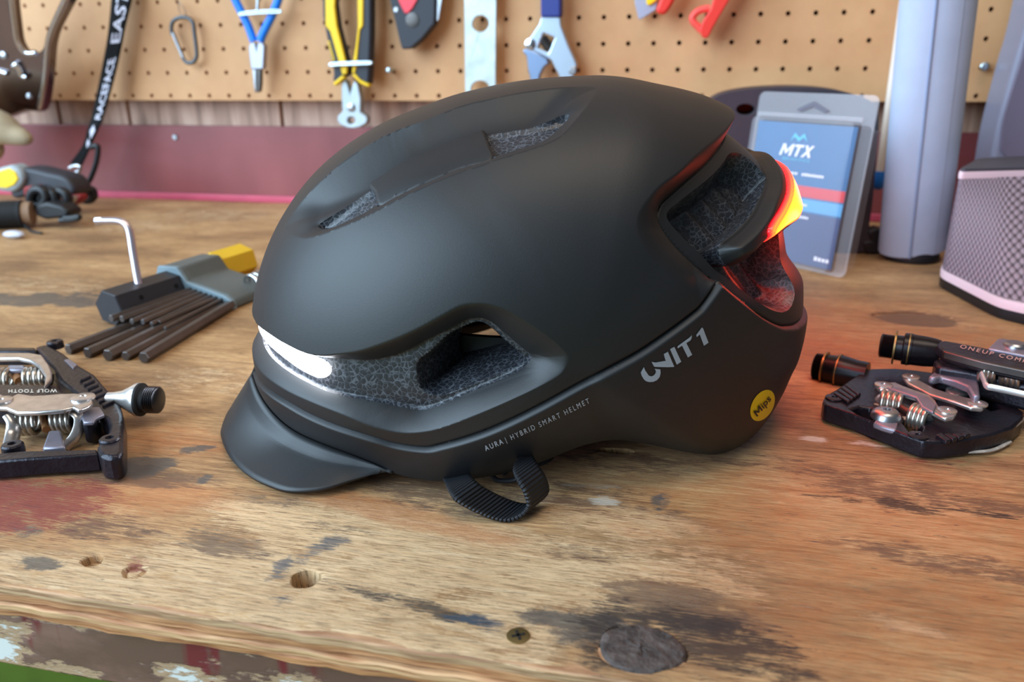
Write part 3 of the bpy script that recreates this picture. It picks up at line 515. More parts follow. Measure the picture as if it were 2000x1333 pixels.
def build_helmet():
    NA, NR = 1080, 248
    fa = np.linspace(0, 2 * np.pi, 4001); bump_ = lambda c, w: np.exp(-(((np.degrees(fa) - c + 180) % 360 - 180) / w) ** 2); wgt = .75 + 1.3 * bump_(183, 17) + .8 * bump_(30, 22); cw = np.concatenate([[0], np.cumsum((wgt[1:] + wgt[:-1]) / 2)]); cw /= cw[-1]
    A = np.interp(np.arange(NA) / NA, cw, fa); T = 1 - (1 - np.arange(1, NR + 1) / NR) ** 1.22; T[-1] = 1.0
    a, t = np.meshgrid(A, T, indexing='ij'); a = a.ravel(); t = t.ravel()
    def chart(a, t): r = 1000 * h_R(a) * (np.pi / 2) * t; return np.stack([r * np.cos(a), r * np.sin(a)], -1)
    Q = chart(a, t); inner = t < 1 - 1e-9
    # pull grid points onto the seams so that every edge is crisp
    lock = np.zeros(len(Q), bool); er_ = Q / (np.linalg.norm(Q, axis=1, keepdims=True) + 1e-9)
    dT = np.gradient(np.concatenate([[0], T]))[1:]; dA = np.gradient(np.concatenate([A, [A[0] + 2 * np.pi]]))[:-1]; dr_ = np.tile(dT, NA) * 1000 * h_R(a) * np.pi / 2; dt_ = np.repeat(dA, NR) * np.linalg.norm(Q, axis=1)
    for k in ('D', 'LS', 'CH', 'EI', 'COV', 'OP', 'BAR', 'HOLE', 'LED', 'RL', 'EO'):
        s_, nn = sdf(Q, RP[k], True); dv_ = nn - Q; dv_ /= np.linalg.norm(dv_, axis=1, keepdims=True) + 1e-9; sp_ = .5 * (np.abs((dv_ * er_).sum(1)) * dr_ + np.abs(dv_[:, 0] * er_[:, 1] - dv_[:, 1] * er_[:, 0]) * dt_); m = (np.abs(s_) < sp_) & inner & ~lock; Q[m] = nn[m]; lock |= m
    a2 = np.arctan2(Q[:, 1], Q[:, 0]) % (2 * np.pi); t2 = np.hypot(Q[:, 0], Q[:, 1]) / (1000 * h_R(a2) * np.pi / 2); t2 = np.where(inner, np.minimum(t2, 1), 1.0); a2 = np.where(inner, a2, a)
    d, s = depth_fields(Q); B_ = h_S(a2, t2); N_ = h_N(a2, t2); kk = h_k(a2)
    edge = ~inner; close = edge & (kk > .9985); N_[close, 1] = 0; N_[close] /= np.linalg.norm(N_[close], axis=1, keepdims=True)
    P = B_ - N_ * d[:, None]; P[close, 1] = 0; P[:, 1] = np.minimum(P[:, 1], 0)
    cen = h_S(np.array([0.0]), np.array([0.0]))[0]
    V = np.concatenate([[cen], P]); nv = len(V); Vall = np.concatenate([V, V * [1, -1, 1]])
    I = np.arange(NA)[:, None]; J = np.arange(NR - 1)[None]; i2 = (I + 1) % NA
    quads = np.stack([1 + I * NR + J, 1 + I * NR + J + 1, 1 + i2 * NR + J + 1, 1 + i2 * NR + J], -1).reshape(-1, 4)
    Qc = np.concatenate([[[0, 0]], Q])[quads].mean(1); lf = face_labels(Qc)
    tri = np.stack([np.zeros(NA, int), 1 + np.arange(NA) * NR, 1 + ((np.arange(NA) + 1) % NA) * NR], -1); lt = np.zeros(NA, int); lt[:] = face_labels(np.array([[0.3, .3]]))[0]
    glow = np.concatenate([[0], np.clip(-s['RL'] / 2.6, 0, 1) * (1 - .8 * sst(56, 84, Q[:, 1]))]); mid = np.concatenate([[0], np.exp(-((s['RL'] + 2.4) / .4) ** 2)]); glow = np.clip(glow - .45 * mid, 0, 1); glow2 = np.concatenate([glow, glow])
    names = {0: ('upper_shell', SHELL), 1: ('lower_shell', SHELL), 2: ('rear_frame', SHELL), 3: ('vent_cover', SHELL), 4: ('foam', FOAM), 5: ('front_light', LEDM), 6: ('rear_light', rear_light_mat())}
    obs = {}
    for L_, (nm, m) in names.items():
        q = quads[lf == L_]; faces = [q[:, ::-1], q + nv]
        if L_ == 3:
            for fl in faces:
                used, inv = np.unique(fl, return_inverse=True); me = bpy.data.meshes.new(nm); me.from_pydata(Vall[used].tolist(), [], inv.reshape(-1, 4).tolist()); me.update(); link(nm, me, m, helmet, local=True, smooth=38)
            continue
        fl = np.concatenate(faces); used, inv = np.unique(fl, return_inverse=True); co = Vall[used]; inv = inv.reshape(-1, 4)
        me = bpy.data.meshes.new(nm); tr = tri if lt[0] == L_ else None
        fs = inv.tolist(); vv = co.tolist()
        if tr is not None:
            mp = {int(x): i for i, x in enumerate(used)}
            for off, rev in ((0, True), (nv, False)):
                for x in tr:
                    ids = []
                    for y in x:
                        y = int(y) + off
                        if y not in mp: mp[y] = len(vv); vv.append(Vall[y].tolist())
                        ids.append(mp[y])
                    fs.append(ids[::-1] if rev else ids)
        me.from_pydata(vv, [], fs); me.update()
        if L_ == 6:
            at = me.attributes.new('glow', 'FLOAT', 'POINT'); at.data.foreach_set('value', glow2[used].astype(np.float32))
        obs[nm] = link(nm, me, m, helmet, local=True, smooth=38)
    # liner inside and the rolled rim
    rim = P.reshape(NA, NR, 3)[:, -1]; NL = 28; TL = np.arange(0, NL + 1) / NL; al, tl = np.meshgrid(A[::4], TL, indexing='ij')
    Ls = h_S(al.ravel(), tl.ravel(), .73).reshape(-1, NL + 1, 3); Ls[..., 2] += .004
    ql = chart(al.ravel(), tl.ravel()).reshape(-1, NL + 1, 2); n4 = NA // 4; sd_ = sdf(ql.reshape(-1, 2), RP['DEEP']).reshape(n4, NL + 1)
    mb = MB()
    for sgn in (1, -1):
        rows = [[p * [1, sgn, 1] for p in r] for r in Ls]; v = [p for r in rows for p in r]; f = []
        for i in range(n4):
            for j in range(NL):
                if sd_[i, j] < 2 and j > 1 and (sgn == 1 or ql[i, j, 0] > -44): continue
                i2_ = (i + 1) % n4; f.append((i * (NL + 1) + j, i * (NL + 1) + j + 1, i2_ * (NL + 1) + j + 1, i2_ * (NL + 1) + j))
        mb.add(v, f)
        r4 = rim[::4]; lo = [i for i in range(n4)]
        ring = [[r4[i] * [1, sgn, 1] for i in lo], [(r4[i] * .93 + Ls[i, -1] * .07 - np.array([0, 0, .0008])) * [1, sgn, 1] for i in lo], [Ls[i, -1] * [1, sgn, 1] for i in lo]]
        mb.grid(ring, True)
    link('liner', mesh('liner', mb.v, mb.f), mat('liner_black', (16, 16, 18), .8), helmet, local=True)
    return obs
HO = build_helmet()
HM = Matrix.Translation(Vector(HC)) @ Matrix.Rotation(PSI, 4, 'Z'); HMI = HM.inverted()
def bvh_of(o): me = o.data; return BVHTree.FromPolygons([v.co[:] for v in me.vertices], [tuple(p.vertices) for p in me.polygons])
LSB = bvh_of(HO['lower_shell']); CAML = HMI @ Vector(CAM)
def on_shell(u, v, off=.00025):
    """point of the lower shell's near face for a lettering outline"""
    d = (HMI.to_3x3() @ Vector(ray(u, v))).normalized(); h, n, i, _ = LSB.ray_cast(CAML, d)
    if h is None: return None
    if n.dot(d) > 0: n = -n
    return h + n * off
def decal(name, polys, m, parent, off=.00025, tri=None):
    b = bmesh.new()
    if tri is not None:
        vs = [b.verts.new(on_shell(u, v, off)) for u, v in tri[0]]
        for f in tri[1]:
            try: b.faces.new([vs[i] for i in f])
            except ValueError: pass
    for poly in polys:
        vs = [on_shell(u, v, off) for u, v in poly]; vs = [b.verts.new(q) for q in vs if q is not None]
        f = b.faces.new(vs); bmesh.ops.triangulate(b, faces=[f], ngon_method='EAR_CLIP')
    bmesh.ops.recalc_face_normals(b, faces=b.faces); me = bpy.data.meshes.new(name); b.to_mesh(me); b.free(); return link(name, me, m, parent, local=True, smooth=0)
LOGO = mat('grey_logo_print', (150, 154, 160), .5)
Z4 = lambda l: pxs(l, 3.3325, 1200, 520)
letters = [
    [(240, 622), (260, 628), (318, 618), (332, 617), (319, 572), (346, 557), (388, 655), (350, 657), (262, 655), (256, 652)],
    [(360, 540), (388, 525), (433, 622), (404, 641)],
    [(408, 532), (410, 520), (490, 462), (501, 449), (500, 468), (492, 484), (466, 500), (504, 577), (476, 594), (438, 517), (412, 534)],
    [(530, 448), (566, 400), (573, 402), (610, 498), (580, 518), (553, 444), (534, 462)]]
uo = [(170, 692), (176, 712), (190, 736), (204, 748), (224, 754), (252, 752), (276, 741), (292, 722), (299, 696), (297, 672)]; ui = [(190, 657), (200, 680), (212, 698), (222, 712), (240, 717), (256, 710), (266, 696), (268, 687), (266, 676), (260, 667)]
decal('logo_letter', [], LOGO, helmet, tri=(Z4(uo + ui), [(i, i + 1, 11 + i, 10 + i) for i in range(9)]))
for i, l in enumerate(letters): decal('logo_letter', [Z4(l)], LOGO, helmet)
tv, tf = text2d('AURA', True, space=1.45); t2v, t2f = text2d('| HYBRID SMART HELMET', False, space=1.45)
w1 = tv[:, 0].max(); g = .45; w2 = t2v[:, 0].max()
allw = w1 + g + w2; p0 = np.array([949., 880.5]); p1 = np.array([1152., 786.5]); ux = (p1 - p0) / allw; hh_ = 10.2 / .7; uy = np.array([-.40, -.92]) * hh_
for nm, vv, ff, x0 in (('model_lettering', tv, tf, 0), ('type_lettering', t2v, t2f, w1 + g)):
    pts = []
    for x, y in vv[:, :2]:
        s_ = (x + x0) / allw; pts.append(p0 + ux * (x + x0) + uy * y + np.array([0, 4.2 * 4 * s_ * (1 - s_) * .6]))
    decal(nm, [], mat('pale_print', (168, 172, 178), .5), helmet, tri=(pts, ff))
# yellow round sticker
cc = np.array([1488.6, 792.0]); ca, sa = math.cos(math.radians(-61)), math.sin(math.radians(-61))
def sp_(r, k): x, y = 33 * r * math.cos(k), 20.5 * r * math.sin(k); return cc + [ca * x - sa * y, sa * x + ca * y]
N_ = 40; pts = [cc] + [sp_(r, k * 2 * math.pi / N_) for r in (.5, 1.0) for k in range(N_)]
ff = [(0, 1 + k, 1 + (k + 1) % N_) for k in range(N_)] + [(1 + k, 1 + N_ + k, 1 + N_ + (k + 1) % N_, 1 + (k + 1) % N_) for k in range(N_)]
stk = decal('round_sticker', [], mat('yellow_sticker', (244, 220, 8), .45), helmet, .0002, (pts, ff))
tv, tf = heavy([(BM_, 0)]); t3, f3 = text2d('ips', True); n3 = len(tv); tv = np.concatenate([tv, t3 + [.82, 0, 0]]); tf = tf + [tuple(i + n3 for i in q) for q in f3]; W_ = tv[:, 0].max(); b0 = np.array([1476.5, 813.5]); b1 = np.array([1504.5, 779.5]); ux = (b1 - b0) / W_; uy = np.array([-7.0, -9.6]) / .7
decal('sticker_print', [], mat('sticker_black', (18, 18, 16), .5), stk, .0006, ([b0 + ux * x + uy * y for x, y in tv[:, :2]], tf))
# peak
def peak():
    VX = [(-203, -45), (-197, -50), (-191, -57), (-183, -64), (-166, -67), (-148, -65), (-129.8, -63.3), (-114, -66), (-103, -72), (-101, -80)]
    q = spl(VX, 6); a = np.arctan2(q[:, 1], q[:, 0]) % (2 * np.pi); t = np.minimum(np.hypot(q[:, 0], q[:, 1]) / (1000 * h_R(a) * np.pi / 2), .999); inn = h_S(a, t) + h_N(a, t) * .0016
    OX = [(-.1512, 0), (-.1507, -.0105), (-.1491, -.0225), (-.1432, -.0402), (-.1366, -.0541), (-.1279, -.0665), (-.1191, -.0754), (-.1122, -.0808), (-.1047, -.0832), (-.0956, -.0835), (-.0867, -.0807), (-.0776, -.0785), (-.0686, -.0765)]
    o = spl(OX, 6); L_ = np.concatenate([[0], np.cumsum(np.hypot(*np.diff(o, axis=0).T))]); u = np.linspace(0, 1, 56); o = np.stack([np.interp(u * L_[-1], L_, o[:, k]) for k in (0, 1)], -1)
    Li = np.concatenate([[0], np.cumsum(np.linalg.norm(np.diff(inn, axis=0), axis=1))]); inn = np.stack([np.interp(u * Li[-1], Li, inn[:, k]) for k in range(3)], -1); inn[0, 1] = 0
    out = np.stack([o[:, 0], o[:, 1], .0016 + .0065 * u ** 5], -1)
    rows = []
    for s_ in (0, .08, .16, .21, .24, .3, .4, .5, .6, .7, .8, .9, 1.0):
        r = inn * (1 - s_) + out * s_; dip = np.where(s_ < .22, -s_ / .22, -(1 - s_) / .78) * .0026 * (1 - u ** 3); r = r.copy(); r[:, 2] += dip; rows.append(np.concatenate([r * [1, 1, 1], (r * [1, -1, 1])[::-1][0:-1]]) if False else np.concatenate([r[::-1], (r * [1, -1, 1])[1:]]))
    mb = MB().grid(rows); o_ = link('peak', fix(mesh('peak', mb.v, mb.f)), SHELL, helmet, local=True, smooth=22)
    md = o_.modifiers.new('s', 'SOLIDIFY'); md.thickness = .0018; md.offset = 0
peak()
# brow pad closing the front of the rim from inside
rws = []
for r_, z in ((.1270, .060), (.1268, .034), (.1240, .020), (.113, .020), (.113, .060), (.1270, .060)):
    rws.append([np.array([-r_ * math.cos(t) * (1 - .10 * (t / .75) ** 2), .118 * math.sin(t) * .93, z - .006 * (abs(t) / .75)]) for t in np.linspace(-.55, .55, 29)])
mb = MB().grid(rws); link('brow_pad', fix(mesh('brow_pad', mb.v, mb.f)), RUBBER, helmet, local=True, smooth=40)
# fit cradle inside
rws = [[np.array([.004 + .088 * k_ * math.cos(t), .072 * k_ * math.sin(t), z]) for t in np.arange(64) * 2 * math.pi / 64] for z, k_ in ((.020, 1), (.058, .97), (.058, .93), (.020, .96), (.020, 1))]
mb = MB().grid(rws, True); link('fit_cradle', fix(mesh('fit_cradle', mb.v, mb.f)), BLACK, helmet, local=True, smooth=40)
# chin strap loop on the bench
STRAP = bpy.data.materials.new('webbing'); STRAP.use_nodes = True
def strap_mat():
    nt = STRAP.node_tree; L = nt.links.new; b = nt.nodes['Principled BSDF']; b.inputs['Base Color'].default_value = lin((30, 32, 38)) + (1,); b.inputs['Roughness'].default_value = .55
    a = nd(nt, 'ShaderNodeAttribute', attribute_name='along'); w = nd(nt, 'ShaderNodeMath', operation='SINE'); m_ = nd(nt, 'ShaderNodeMath', operation='MULTIPLY'); m_.inputs[1].default_value = 2 * math.pi / .0016; L(a.outputs['Fac'], m_.inputs[0]); L(m_.outputs[0], w.inputs[0])
    bp = nd(nt, 'ShaderNodeBump'); bp.inputs['Strength'].default_value = .9; bp.inputs['Distance'].default_value = .0006; L(w.outputs[0], bp.inputs['Height']); L(bp.outputs[0], b.inputs['Normal'])
strap_mat()
def ribbon(name, path, wv, th=.0014, nw=8, parent=helmet):
    P = np.array(path); L_ = np.concatenate([[0], np.cumsum(np.linalg.norm(np.diff(P, axis=0), axis=1))]); mb = MB(); rows = []
    WV = [np.array(wv)] * len(P) if np.ndim(wv) == 1 else [np.array(w) for w in wv]
    for i, p in enumerate(P): rows.append([p + WV[i] * k / nw for k in range(nw + 1)])
    mb.grid(rows); me = mesh(name, mb.v, mb.f); at = me.attributes.new('along', 'FLOAT', 'POINT'); at.data.foreach_set('value', np.repeat(L_, nw + 1).astype(np.float32))
    o = link(name, me, STRAP, parent, smooth=60); md = o.modifiers.new('s', 'SOLIDIFY'); md.thickness = th; md.offset = 0; return o
e1 = [(862, 925), (868, 942), (875, 958), (889, 977), (915, 993), (945, 1007), (967, 1015), (990, 1018), (1012, 1011), (1026, 999), (1031, 985), (1024, 962), (1010, 938), (1002, 918), (1010, 899), (1028, 893)]
pb = at_z(990, 1018, .0012); dep = float((pb - CAM) @ FW)
fh = np.array([FW[0], FW[1], 0]); fh /= np.linalg.norm(fh); rh = np.array([fh[1], -fh[0], 0])
def on_plane(u, v, o=0.0): d = ray(u, v); return CAM + d * (((pb - CAM) @ fh + o) / (d @ fh))
es = spl(e1, 6); uu = np.linspace(0, 1, len(es)); oo = .026 * (1 - sst(0, .22, uu)) + .020 * sst(.72, 1, uu)
pth = [on_plane(u, v, o) for (u, v), o in zip(es, oo)]; pth = [np.array([p[0], p[1], max(p[2], .0012)]) for p in pth]
ribbon('chin_strap', pth, rh * .0080 + fh * .0115)
e2 = [at_z(1085, 884, .009), at_z(1075, 900, .005), at_z(1040, 915, .003), at_z(1000, 918, .004), at_z(985, 930, .004)]
ribbon('strap_tail', spl(e2, 5), np.array([0, 0, .006]) + fh * .008)
mb = MB(); c = at_z(985, 938, .004); mb.tube(spl([c + rh * -.006 + [0, 0, .004], c + rh * -.003, c + rh * .004, c + rh * .007 + [0, 0, .003]], 5), .0011, 8); mb.build('strap_slider', BLACK, helmet)
# the rear lamp's diodes throw red light from just off the lens
def lamp(name, loc, power, col, r):
    l = bpy.data.lights.new(name, 'POINT'); l.energy = power; l.color = col; l.shadow_soft_size = r; o = bpy.data.objects.new(name, l); COL.objects.link(o); o.parent = helmet; o.location = loc
for y, x, z in ((-.047, .128, .099), (0, .144, .106), (.047, .128, .099)): lamp('rear_light_diode', (x, y, z), .10, (1, .07, .035), .008)
# ------------------------------------------------------------------ plates cut from outlines
def plate(name, outline, mapf, vec, m, parent=None, holes=(), bevel=0.0, bseg=2, smooth=30, local=False):
    """flat piece with real holes: outline and holes in photo points, mapf puts them on the piece's own plane, vec is its thickness"""
    b = bmesh.new(); loops = []; edges = []
    for lp in [outline] + list(holes):
        vs = [b.verts.new((u, v, 0)) for u, v in lp]; loops.append(vs)
        edges += [b.edges.new((vs[i], vs[(i + 1) % len(vs)])) for i in range(len(vs))]
    bmesh.ops.triangle_fill(b, edges=edges, use_beauty=True); b.verts.index_update()
    idx = {v: i for i, v in enumerate(b.verts)}; P = [np.array(mapf(v.co.x, v.co.y)) for v in b.verts]; n = len(P); vec = np.array(vec, float)
    F = [tuple(idx[v] for v in f.verts) for f in b.faces]; Lx = [[idx[v] for v in lp] for lp in loops]; b.free()
    V = P + [p + vec for p in P]; F2 = F + [tuple(i + n for i in f)[::-1] for f in F]
    for lp in Lx: F2 += [(lp[i], lp[(i + 1) % len(lp)], lp[(i + 1) % len(lp)] + n, lp[i] + n) for i in range(len(lp))]
    me = fix(mesh(name, V, F2)); bb_ = bmesh.new(); bb_.from_mesh(me); bmesh.ops.dissolve_limit(bb_, angle_limit=.01, verts=bb_.verts, edges=bb_.edges) if not holes else None; bb_.to_mesh(me); bb_.free()
    return link(name, me, m, parent, smooth=smooth, bevel=bevel, bseg=bseg, local=local)
def circ(u, v, r, n=24, ry=None): return [(u + r * math.cos(k * 2 * math.pi / n), v + (ry or r) * math.sin(k * 2 * math.pi / n)) for k in range(n)]
def onwall(y): return lambda u, v: at_y(u, v, y)
def wtube(name, pts, y, rad, m, parent, n=5, seg=12, flat=(1, 1), closed=False):
    P = [at_y(u, v, y) for u, v in spl(pts, n, closed)]
    return MB().tube(P, rad, seg, closed, flat, up=(0, -1, 0)).build(name, m, parent, smooth=60)
mm_px = 0.00060
# --- carabiner
L = lambda l: pxs(l, 2.7778, 0, 0)
K = thing('carabiner', 'small steel snap ring hanging by a thin wire from the pegboard', 'carabiner', at_y(358, 125, -.012))
wtube('frame', L([(935, 190), (930, 150), (940, 115), (975, 96), (1020, 98), (1047, 125), (1055, 180), (1065, 260), (1066, 310), (1047, 338), (1015, 340), (990, 312)]), -.010, .0021, mat('carabiner_grey', (88, 92, 96), .32, 1.0), K)
wtube('gate', L([(938, 178), (965, 245), (994, 312)]), -.010, .0021, STEEL, K)
wtube('wire', L([(965, 5), (985, 25), (1008, 70), (1003, 96), (975, 62), (967, 8)]), -.007, .0005, STEEL, K, 6, 6)
# --- blue pliers
L = lambda l: pxs(l, 4.76, 400, 0)
BLUE = mat('blue_grip', (18, 124, 232), .4); WIRE = mat('zinc_wire', (196, 208, 214), .3, 1.0)
K = thing('needle_nose_pliers', 'blue handled needle nose pliers hanging nose down in a wire loop', 'pliers', at_y(505, 180, -.015))
wtube('handle', L([(120, -520), (170, -300), (225, -120), (262, -50), (300, 30), (350, 130), (400, 230), (430, 310), (456, 385)]), -.018, .0046, BLUE, K, flat=(.8, 1.0))
wtube('handle', L([(800, -520), (765, -300), (715, -120), (697, -50), (668, 40), (622, 150), (572, 250), (533, 330), (516, 385)]), -.018, .0046, BLUE, K, flat=(.8, 1.0))
plate('joint', L([(405, 430), (420, 404), (450, 392), (468, 402), (480, 460), (490, 402), (510, 392), (540, 404), (553, 430), (550, 520), (543, 645), (427, 645), (412, 520)]), onwall(-.022), (0, .008, 0), mat('satin_joint', (170, 172, 182), .4, .7), K, bevel=.0012)
plate('jaw', L([(438, 640), (476, 640), (478, 858), (462, 862), (450, 780)]), onwall(-.0205), (0, .006, 0), STEEL, K, bevel=.001)
plate('jaw', L([(480, 640), (520, 640), (518, 780), (508, 856), (482, 860)]), onwall(-.0205), (0, .006, 0), DSTEEL, K, bevel=.001)
H_ = thing('wire_tool_hook', 'wire hook holding the blue handled pliers on the pegboard', 'hook', at_y(510, 25, -.01), group='wire hooks on the pegboard')
wtube('ring', L([(322, 140), (400, 134), (510, 125), (610, 121), (702, 116), (690, 96), (520, 100), (350, 118)]), -.0245, .0011, WIRE, H_, closed=True)
wtube('stem', L([(497, -20), (492, 30), (487, 90)]), -.010, .0017, WIRE, H_)
# --- fencing pliers
YEL = mat('yellow_grip', (246, 202, 12), .42); DGR = mat('charcoal_grip', (48, 50, 58), .55)
K = thing('fencing_pliers', 'yellow and black handled fencing pliers with grey hammer head', 'pliers', at_y(686, 245, -.015))
plate('handle', L([(1085, -520), (1250, -520), (1232, -200), (1205, 30), (1235, 250), (1275, 400), (1310, 530), (1332, 620), (1332, 690), (1290, 722), (1208, 790), (1188, 745), (1195, 690), (1184, 600), (1150, 450), (1120, 280), (1094, 150)]), onwall(-.026), (0, .014, 0), DGR, K, bevel=.0025, bseg=3)
plate('handle', L([(1400, -520), (1545, -520), (1546, 300), (1536, 560), (1528, 720), (1522, 795), (1440, 752), (1364, 690), (1370, 600), (1400, 420), (1420, 250)]), onwall(-.026), (0, .014, 0), DGR, K, bevel=.0025, bseg=3)
plate('grip_inlay', L([(1112, -520), (1236, -520), (1220, -200), (1206, 60), (1226, 240), (1272, 420), (1306, 560), (1322, 640), (1318, 690), (1276, 694), (1240, 560), (1195, 400), (1162, 290), (1120, 240)]), onwall(-.0275), (0, .004, 0), YEL, K, bevel=.001)
plate('grip_inlay', L([(1410, -520), (1478, -520), (1470, 240), (1442, 280), (1426, 420), (1410, 600), (1396, 680), (1366, 680), (1372, 600), (1402, 420), (1422, 250)]), onwall(-.0275), (0, .004, 0), YEL, K, bevel=.001)
plate('grip_end', L([(1192, 770), (1276, 700), (1304, 718), (1206, 802)]), onwall(-.0275), (0, .010, 0), YEL, K, bevel=.001)
plate('grip_end', L([(1364, 694), (1396, 684), (1440, 740), (1526, 782), (1522, 812), (1440, 774)]), onwall(-.0275), (0, .010, 0), YEL, K, bevel=.001)
HEADM = mat('cast_steel_head', (176, 186, 190), .42, .55, noise=.1)
plate('head', L([(1268, 740), (1312, 740), (1352, 866), (1384, 748), (1422, 780), (1450, 920), (1446, 1040), (1500, 1078), (1514, 1110), (1500, 1150), (1440, 1185), (1380, 1196), (1320, 1190), (1252, 1158), (1228, 1115), (1236, 1078), (1280, 1036), (1270, 920)]), onwall(-.022), (0, .010, 0), HEADM, K, holes=[L(circ(1360, 1122, 34, 16))], bevel=.0012)
p = at_y(400 + 1360 / 4.76, 1000 / 4.76, -.0225); MB().lathe(p + [0, -.0012, 0], (0, 1, 0), [(0, .0035), (.0006, .0046), (.003, .0046)], 20).build('rivet', STEEL, K)
tvv = []; tff = []
for i in range(7):      # worn raised lettering, no longer readable
    for x, y in ((0, 0), (.09, .1), (.09, .75), (0, .9)): tvv.append((i / 7 + x, y))
    tff.append(tuple(range(4 * i, 4 * i + 4)))
dtx = [at_y(400 + (1148 + 52 * x - 30 * (y - .5) * .8) / 4.76, (375 + 190 * x + 12 * y) / 4.76, -.0268) for x, y in tvv]
link('grip_lettering', mesh('grip_lettering', dtx, tff), YEL, K, smooth=0)
H_ = thing('wire_tool_hook', 'wire hook holding the yellow and black pliers on the pegboard', 'hook', at_y(682, 125, -.01), group='wire hooks on the pegboard')
wtube('ring', L([(1168, 612), (1250, 606), (1350, 602), (1450, 598), (1545, 592), (1530, 575), (1350, 580), (1185, 590)]), -.031, .0014, WIRE, H_, closed=True)
wtube('stem', L([(1328, 430), (1322, 480), (1314, 545)]), -.010, .0018, WIRE, H_)
# --- loose peg and screw
def peg(u, v, label, r=.0034, ln=.016):
    p = at_y(u, v, -.001); o = thing('steel_peg', label, 'peg', p); MB().lathe(p + [0, -ln, 0], (0, 1, 0), [(0, r * .3), (.0004, r * .8), (.0012, r), (.0025, r), (.003, r * .6), (ln, r * .55)], 14).build('pin', WIRE, o, smooth=50)
peg(768.5, 137, 'small bright peg stuck in the pegboard right of the yellow pliers'); peg(1920, 130, 'round screw head in the pegboard beside the grey white roll', .0042, .006)
# --- utility knife
L = lambda l: pxs(l, 4.762, 740, 0)
K = thing('folding_utility_knife', 'charcoal folding utility knife with red inlay hanging nose down', 'knife', at_y(800, 90, -.012))
plate('body', L([(20, -420), (112, 50), (150, 200), (180, 340), (208, 448), (225, 458), (298, 452), (400, 362), (515, 222), (522, 150), (530, -420)]), onwall(-.024), (0, .014, 0), DGR, K, bevel=.0016, bseg=3)
plate('red_inlay', L([(90, -300), (175, -10), (203, 55), (236, 118), (252, 126), (272, 122), (312, 78), (356, 0), (430, -300)]), onwall(-.0255), (0, .003, 0), mat('red_inlay', (236, 66, 80), .4), K, bevel=.0008)
plate('blade', L([(528, -420), (604, -420), (586, 0), (568, 100), (556, 185), (540, 202), (524, 150)]), onwall(-.020), (0, .003, 0), STEEL, K, bevel=.0005)
p = at_y(740 + 312 / 4.762, 186 / 4.762, -.0242); MB().lathe(p + [0, -.0008, 0], (0, 1, 0), [(0, .0045), (.0004, .0072), (.002, .0074)], 24).build('pivot_cap', DSTEEL, K)
p = at_y(740 + 158 / 4.762, 90 / 4.762, -.0242); MB().lathe(p + [0, -.0006, 0], (0, 1, 0), [(0, .0022), (.0006, .0028), (.002, .0028)], 14).build('screw', STEEL, K)
# --- galvanised strap
K = plate('steel_strap', L([(790, -520), (1096, -520), (1088, 330), (1086, 700), (1088, 1150), (806, 1150), (800, 700), (797, 330)]), onwall(-.018), (0, .004, 0), mat('galvanised', (196, 206, 204), .45, .55, noise=.16, nscale=60), None, holes=[L(circ(945, 220, 77, 32)), L(circ(942, 838, 88, 32))], bevel=.0006)
tag(K, 'galvanised flat steel strap with two large round holes hanging on the pegboard', 'strap')
# --- adjustable wrench
K = thing('adjustable_wrench', 'chrome adjustable wrench with navy blue grip hanging jaws down', 'wrench', at_y(1075, 140, -.012))
plate('grip', L([(1500, -520), (1694, -520), (1690, 152), (1672, 160), (1520, 160), (1504, 152)]), onwall(-.026), (0, .015, 0), mat('navy_grip', (44, 58, 132), .45), K, bevel=.003, bseg=3)
WCH = mat('wrench_chrome', (200, 216, 232), .3, .75)
plate('body', L([(1508, 158), (1684, 158), (1692, 240), (1760, 420), (1828, 572), (1838, 606), (1820, 680), (1800, 760), (1700, 780), (1668, 690), (1640, 640), (1600, 560), (1440, 470), (1362, 440), (1358, 400), (1420, 330), (1486, 230)]), onwall(-.0225), (0, .010, 0), WCH, K, holes=[L([(1530, 308), (1638, 350), (1578, 492), (1478, 440)])], bevel=.0012)
plate('movable_jaw', L([(1345, 452), (1440, 474), (1560, 545), (1580, 585), (1530, 630), (1496, 700), (1480, 790), (1418, 790), (1386, 640), (1372, 520), (1342, 490)]), onwall(-.0235), (0, .010, 0), mat('jaw_chrome', (150, 172, 206), .3, .8), K, bevel=.0012)
a_ = at_y(740 + 1520 / 4.762, 352 / 4.762, -.0185); b_ = at_y(740 + 1592 / 4.762, 452 / 4.762, -.0185); dirn = (b_ - a_); ln = np.linalg.norm(dirn)
pr = []
for i in range(7): pr += [(ln * i / 7, .0046), (ln * (i + .5) / 7, .0054), (ln * (i + .95) / 7, .0046)]
MB().lathe(a_, dirn, pr, 16).build('knurl', DSTEEL, K)
p = at_y(740 + 1800 / 4.762, 660 / 4.762, -.023); MB().lathe(p + [0, -.0005, 0], (0, 1, 0), [(0, .003), (.001, .0042), (.004, .0042)], 14).build('pin', STEEL, K)
p = at_y(740 + 1408 / 4.762, 412 / 4.762, -.023); MB().lathe(p + [0, -.0012, 0], (0, 1, 0), [(0, .002), (.001, .0056), (.004, .006)], 14).build('pin', CHROME, K)
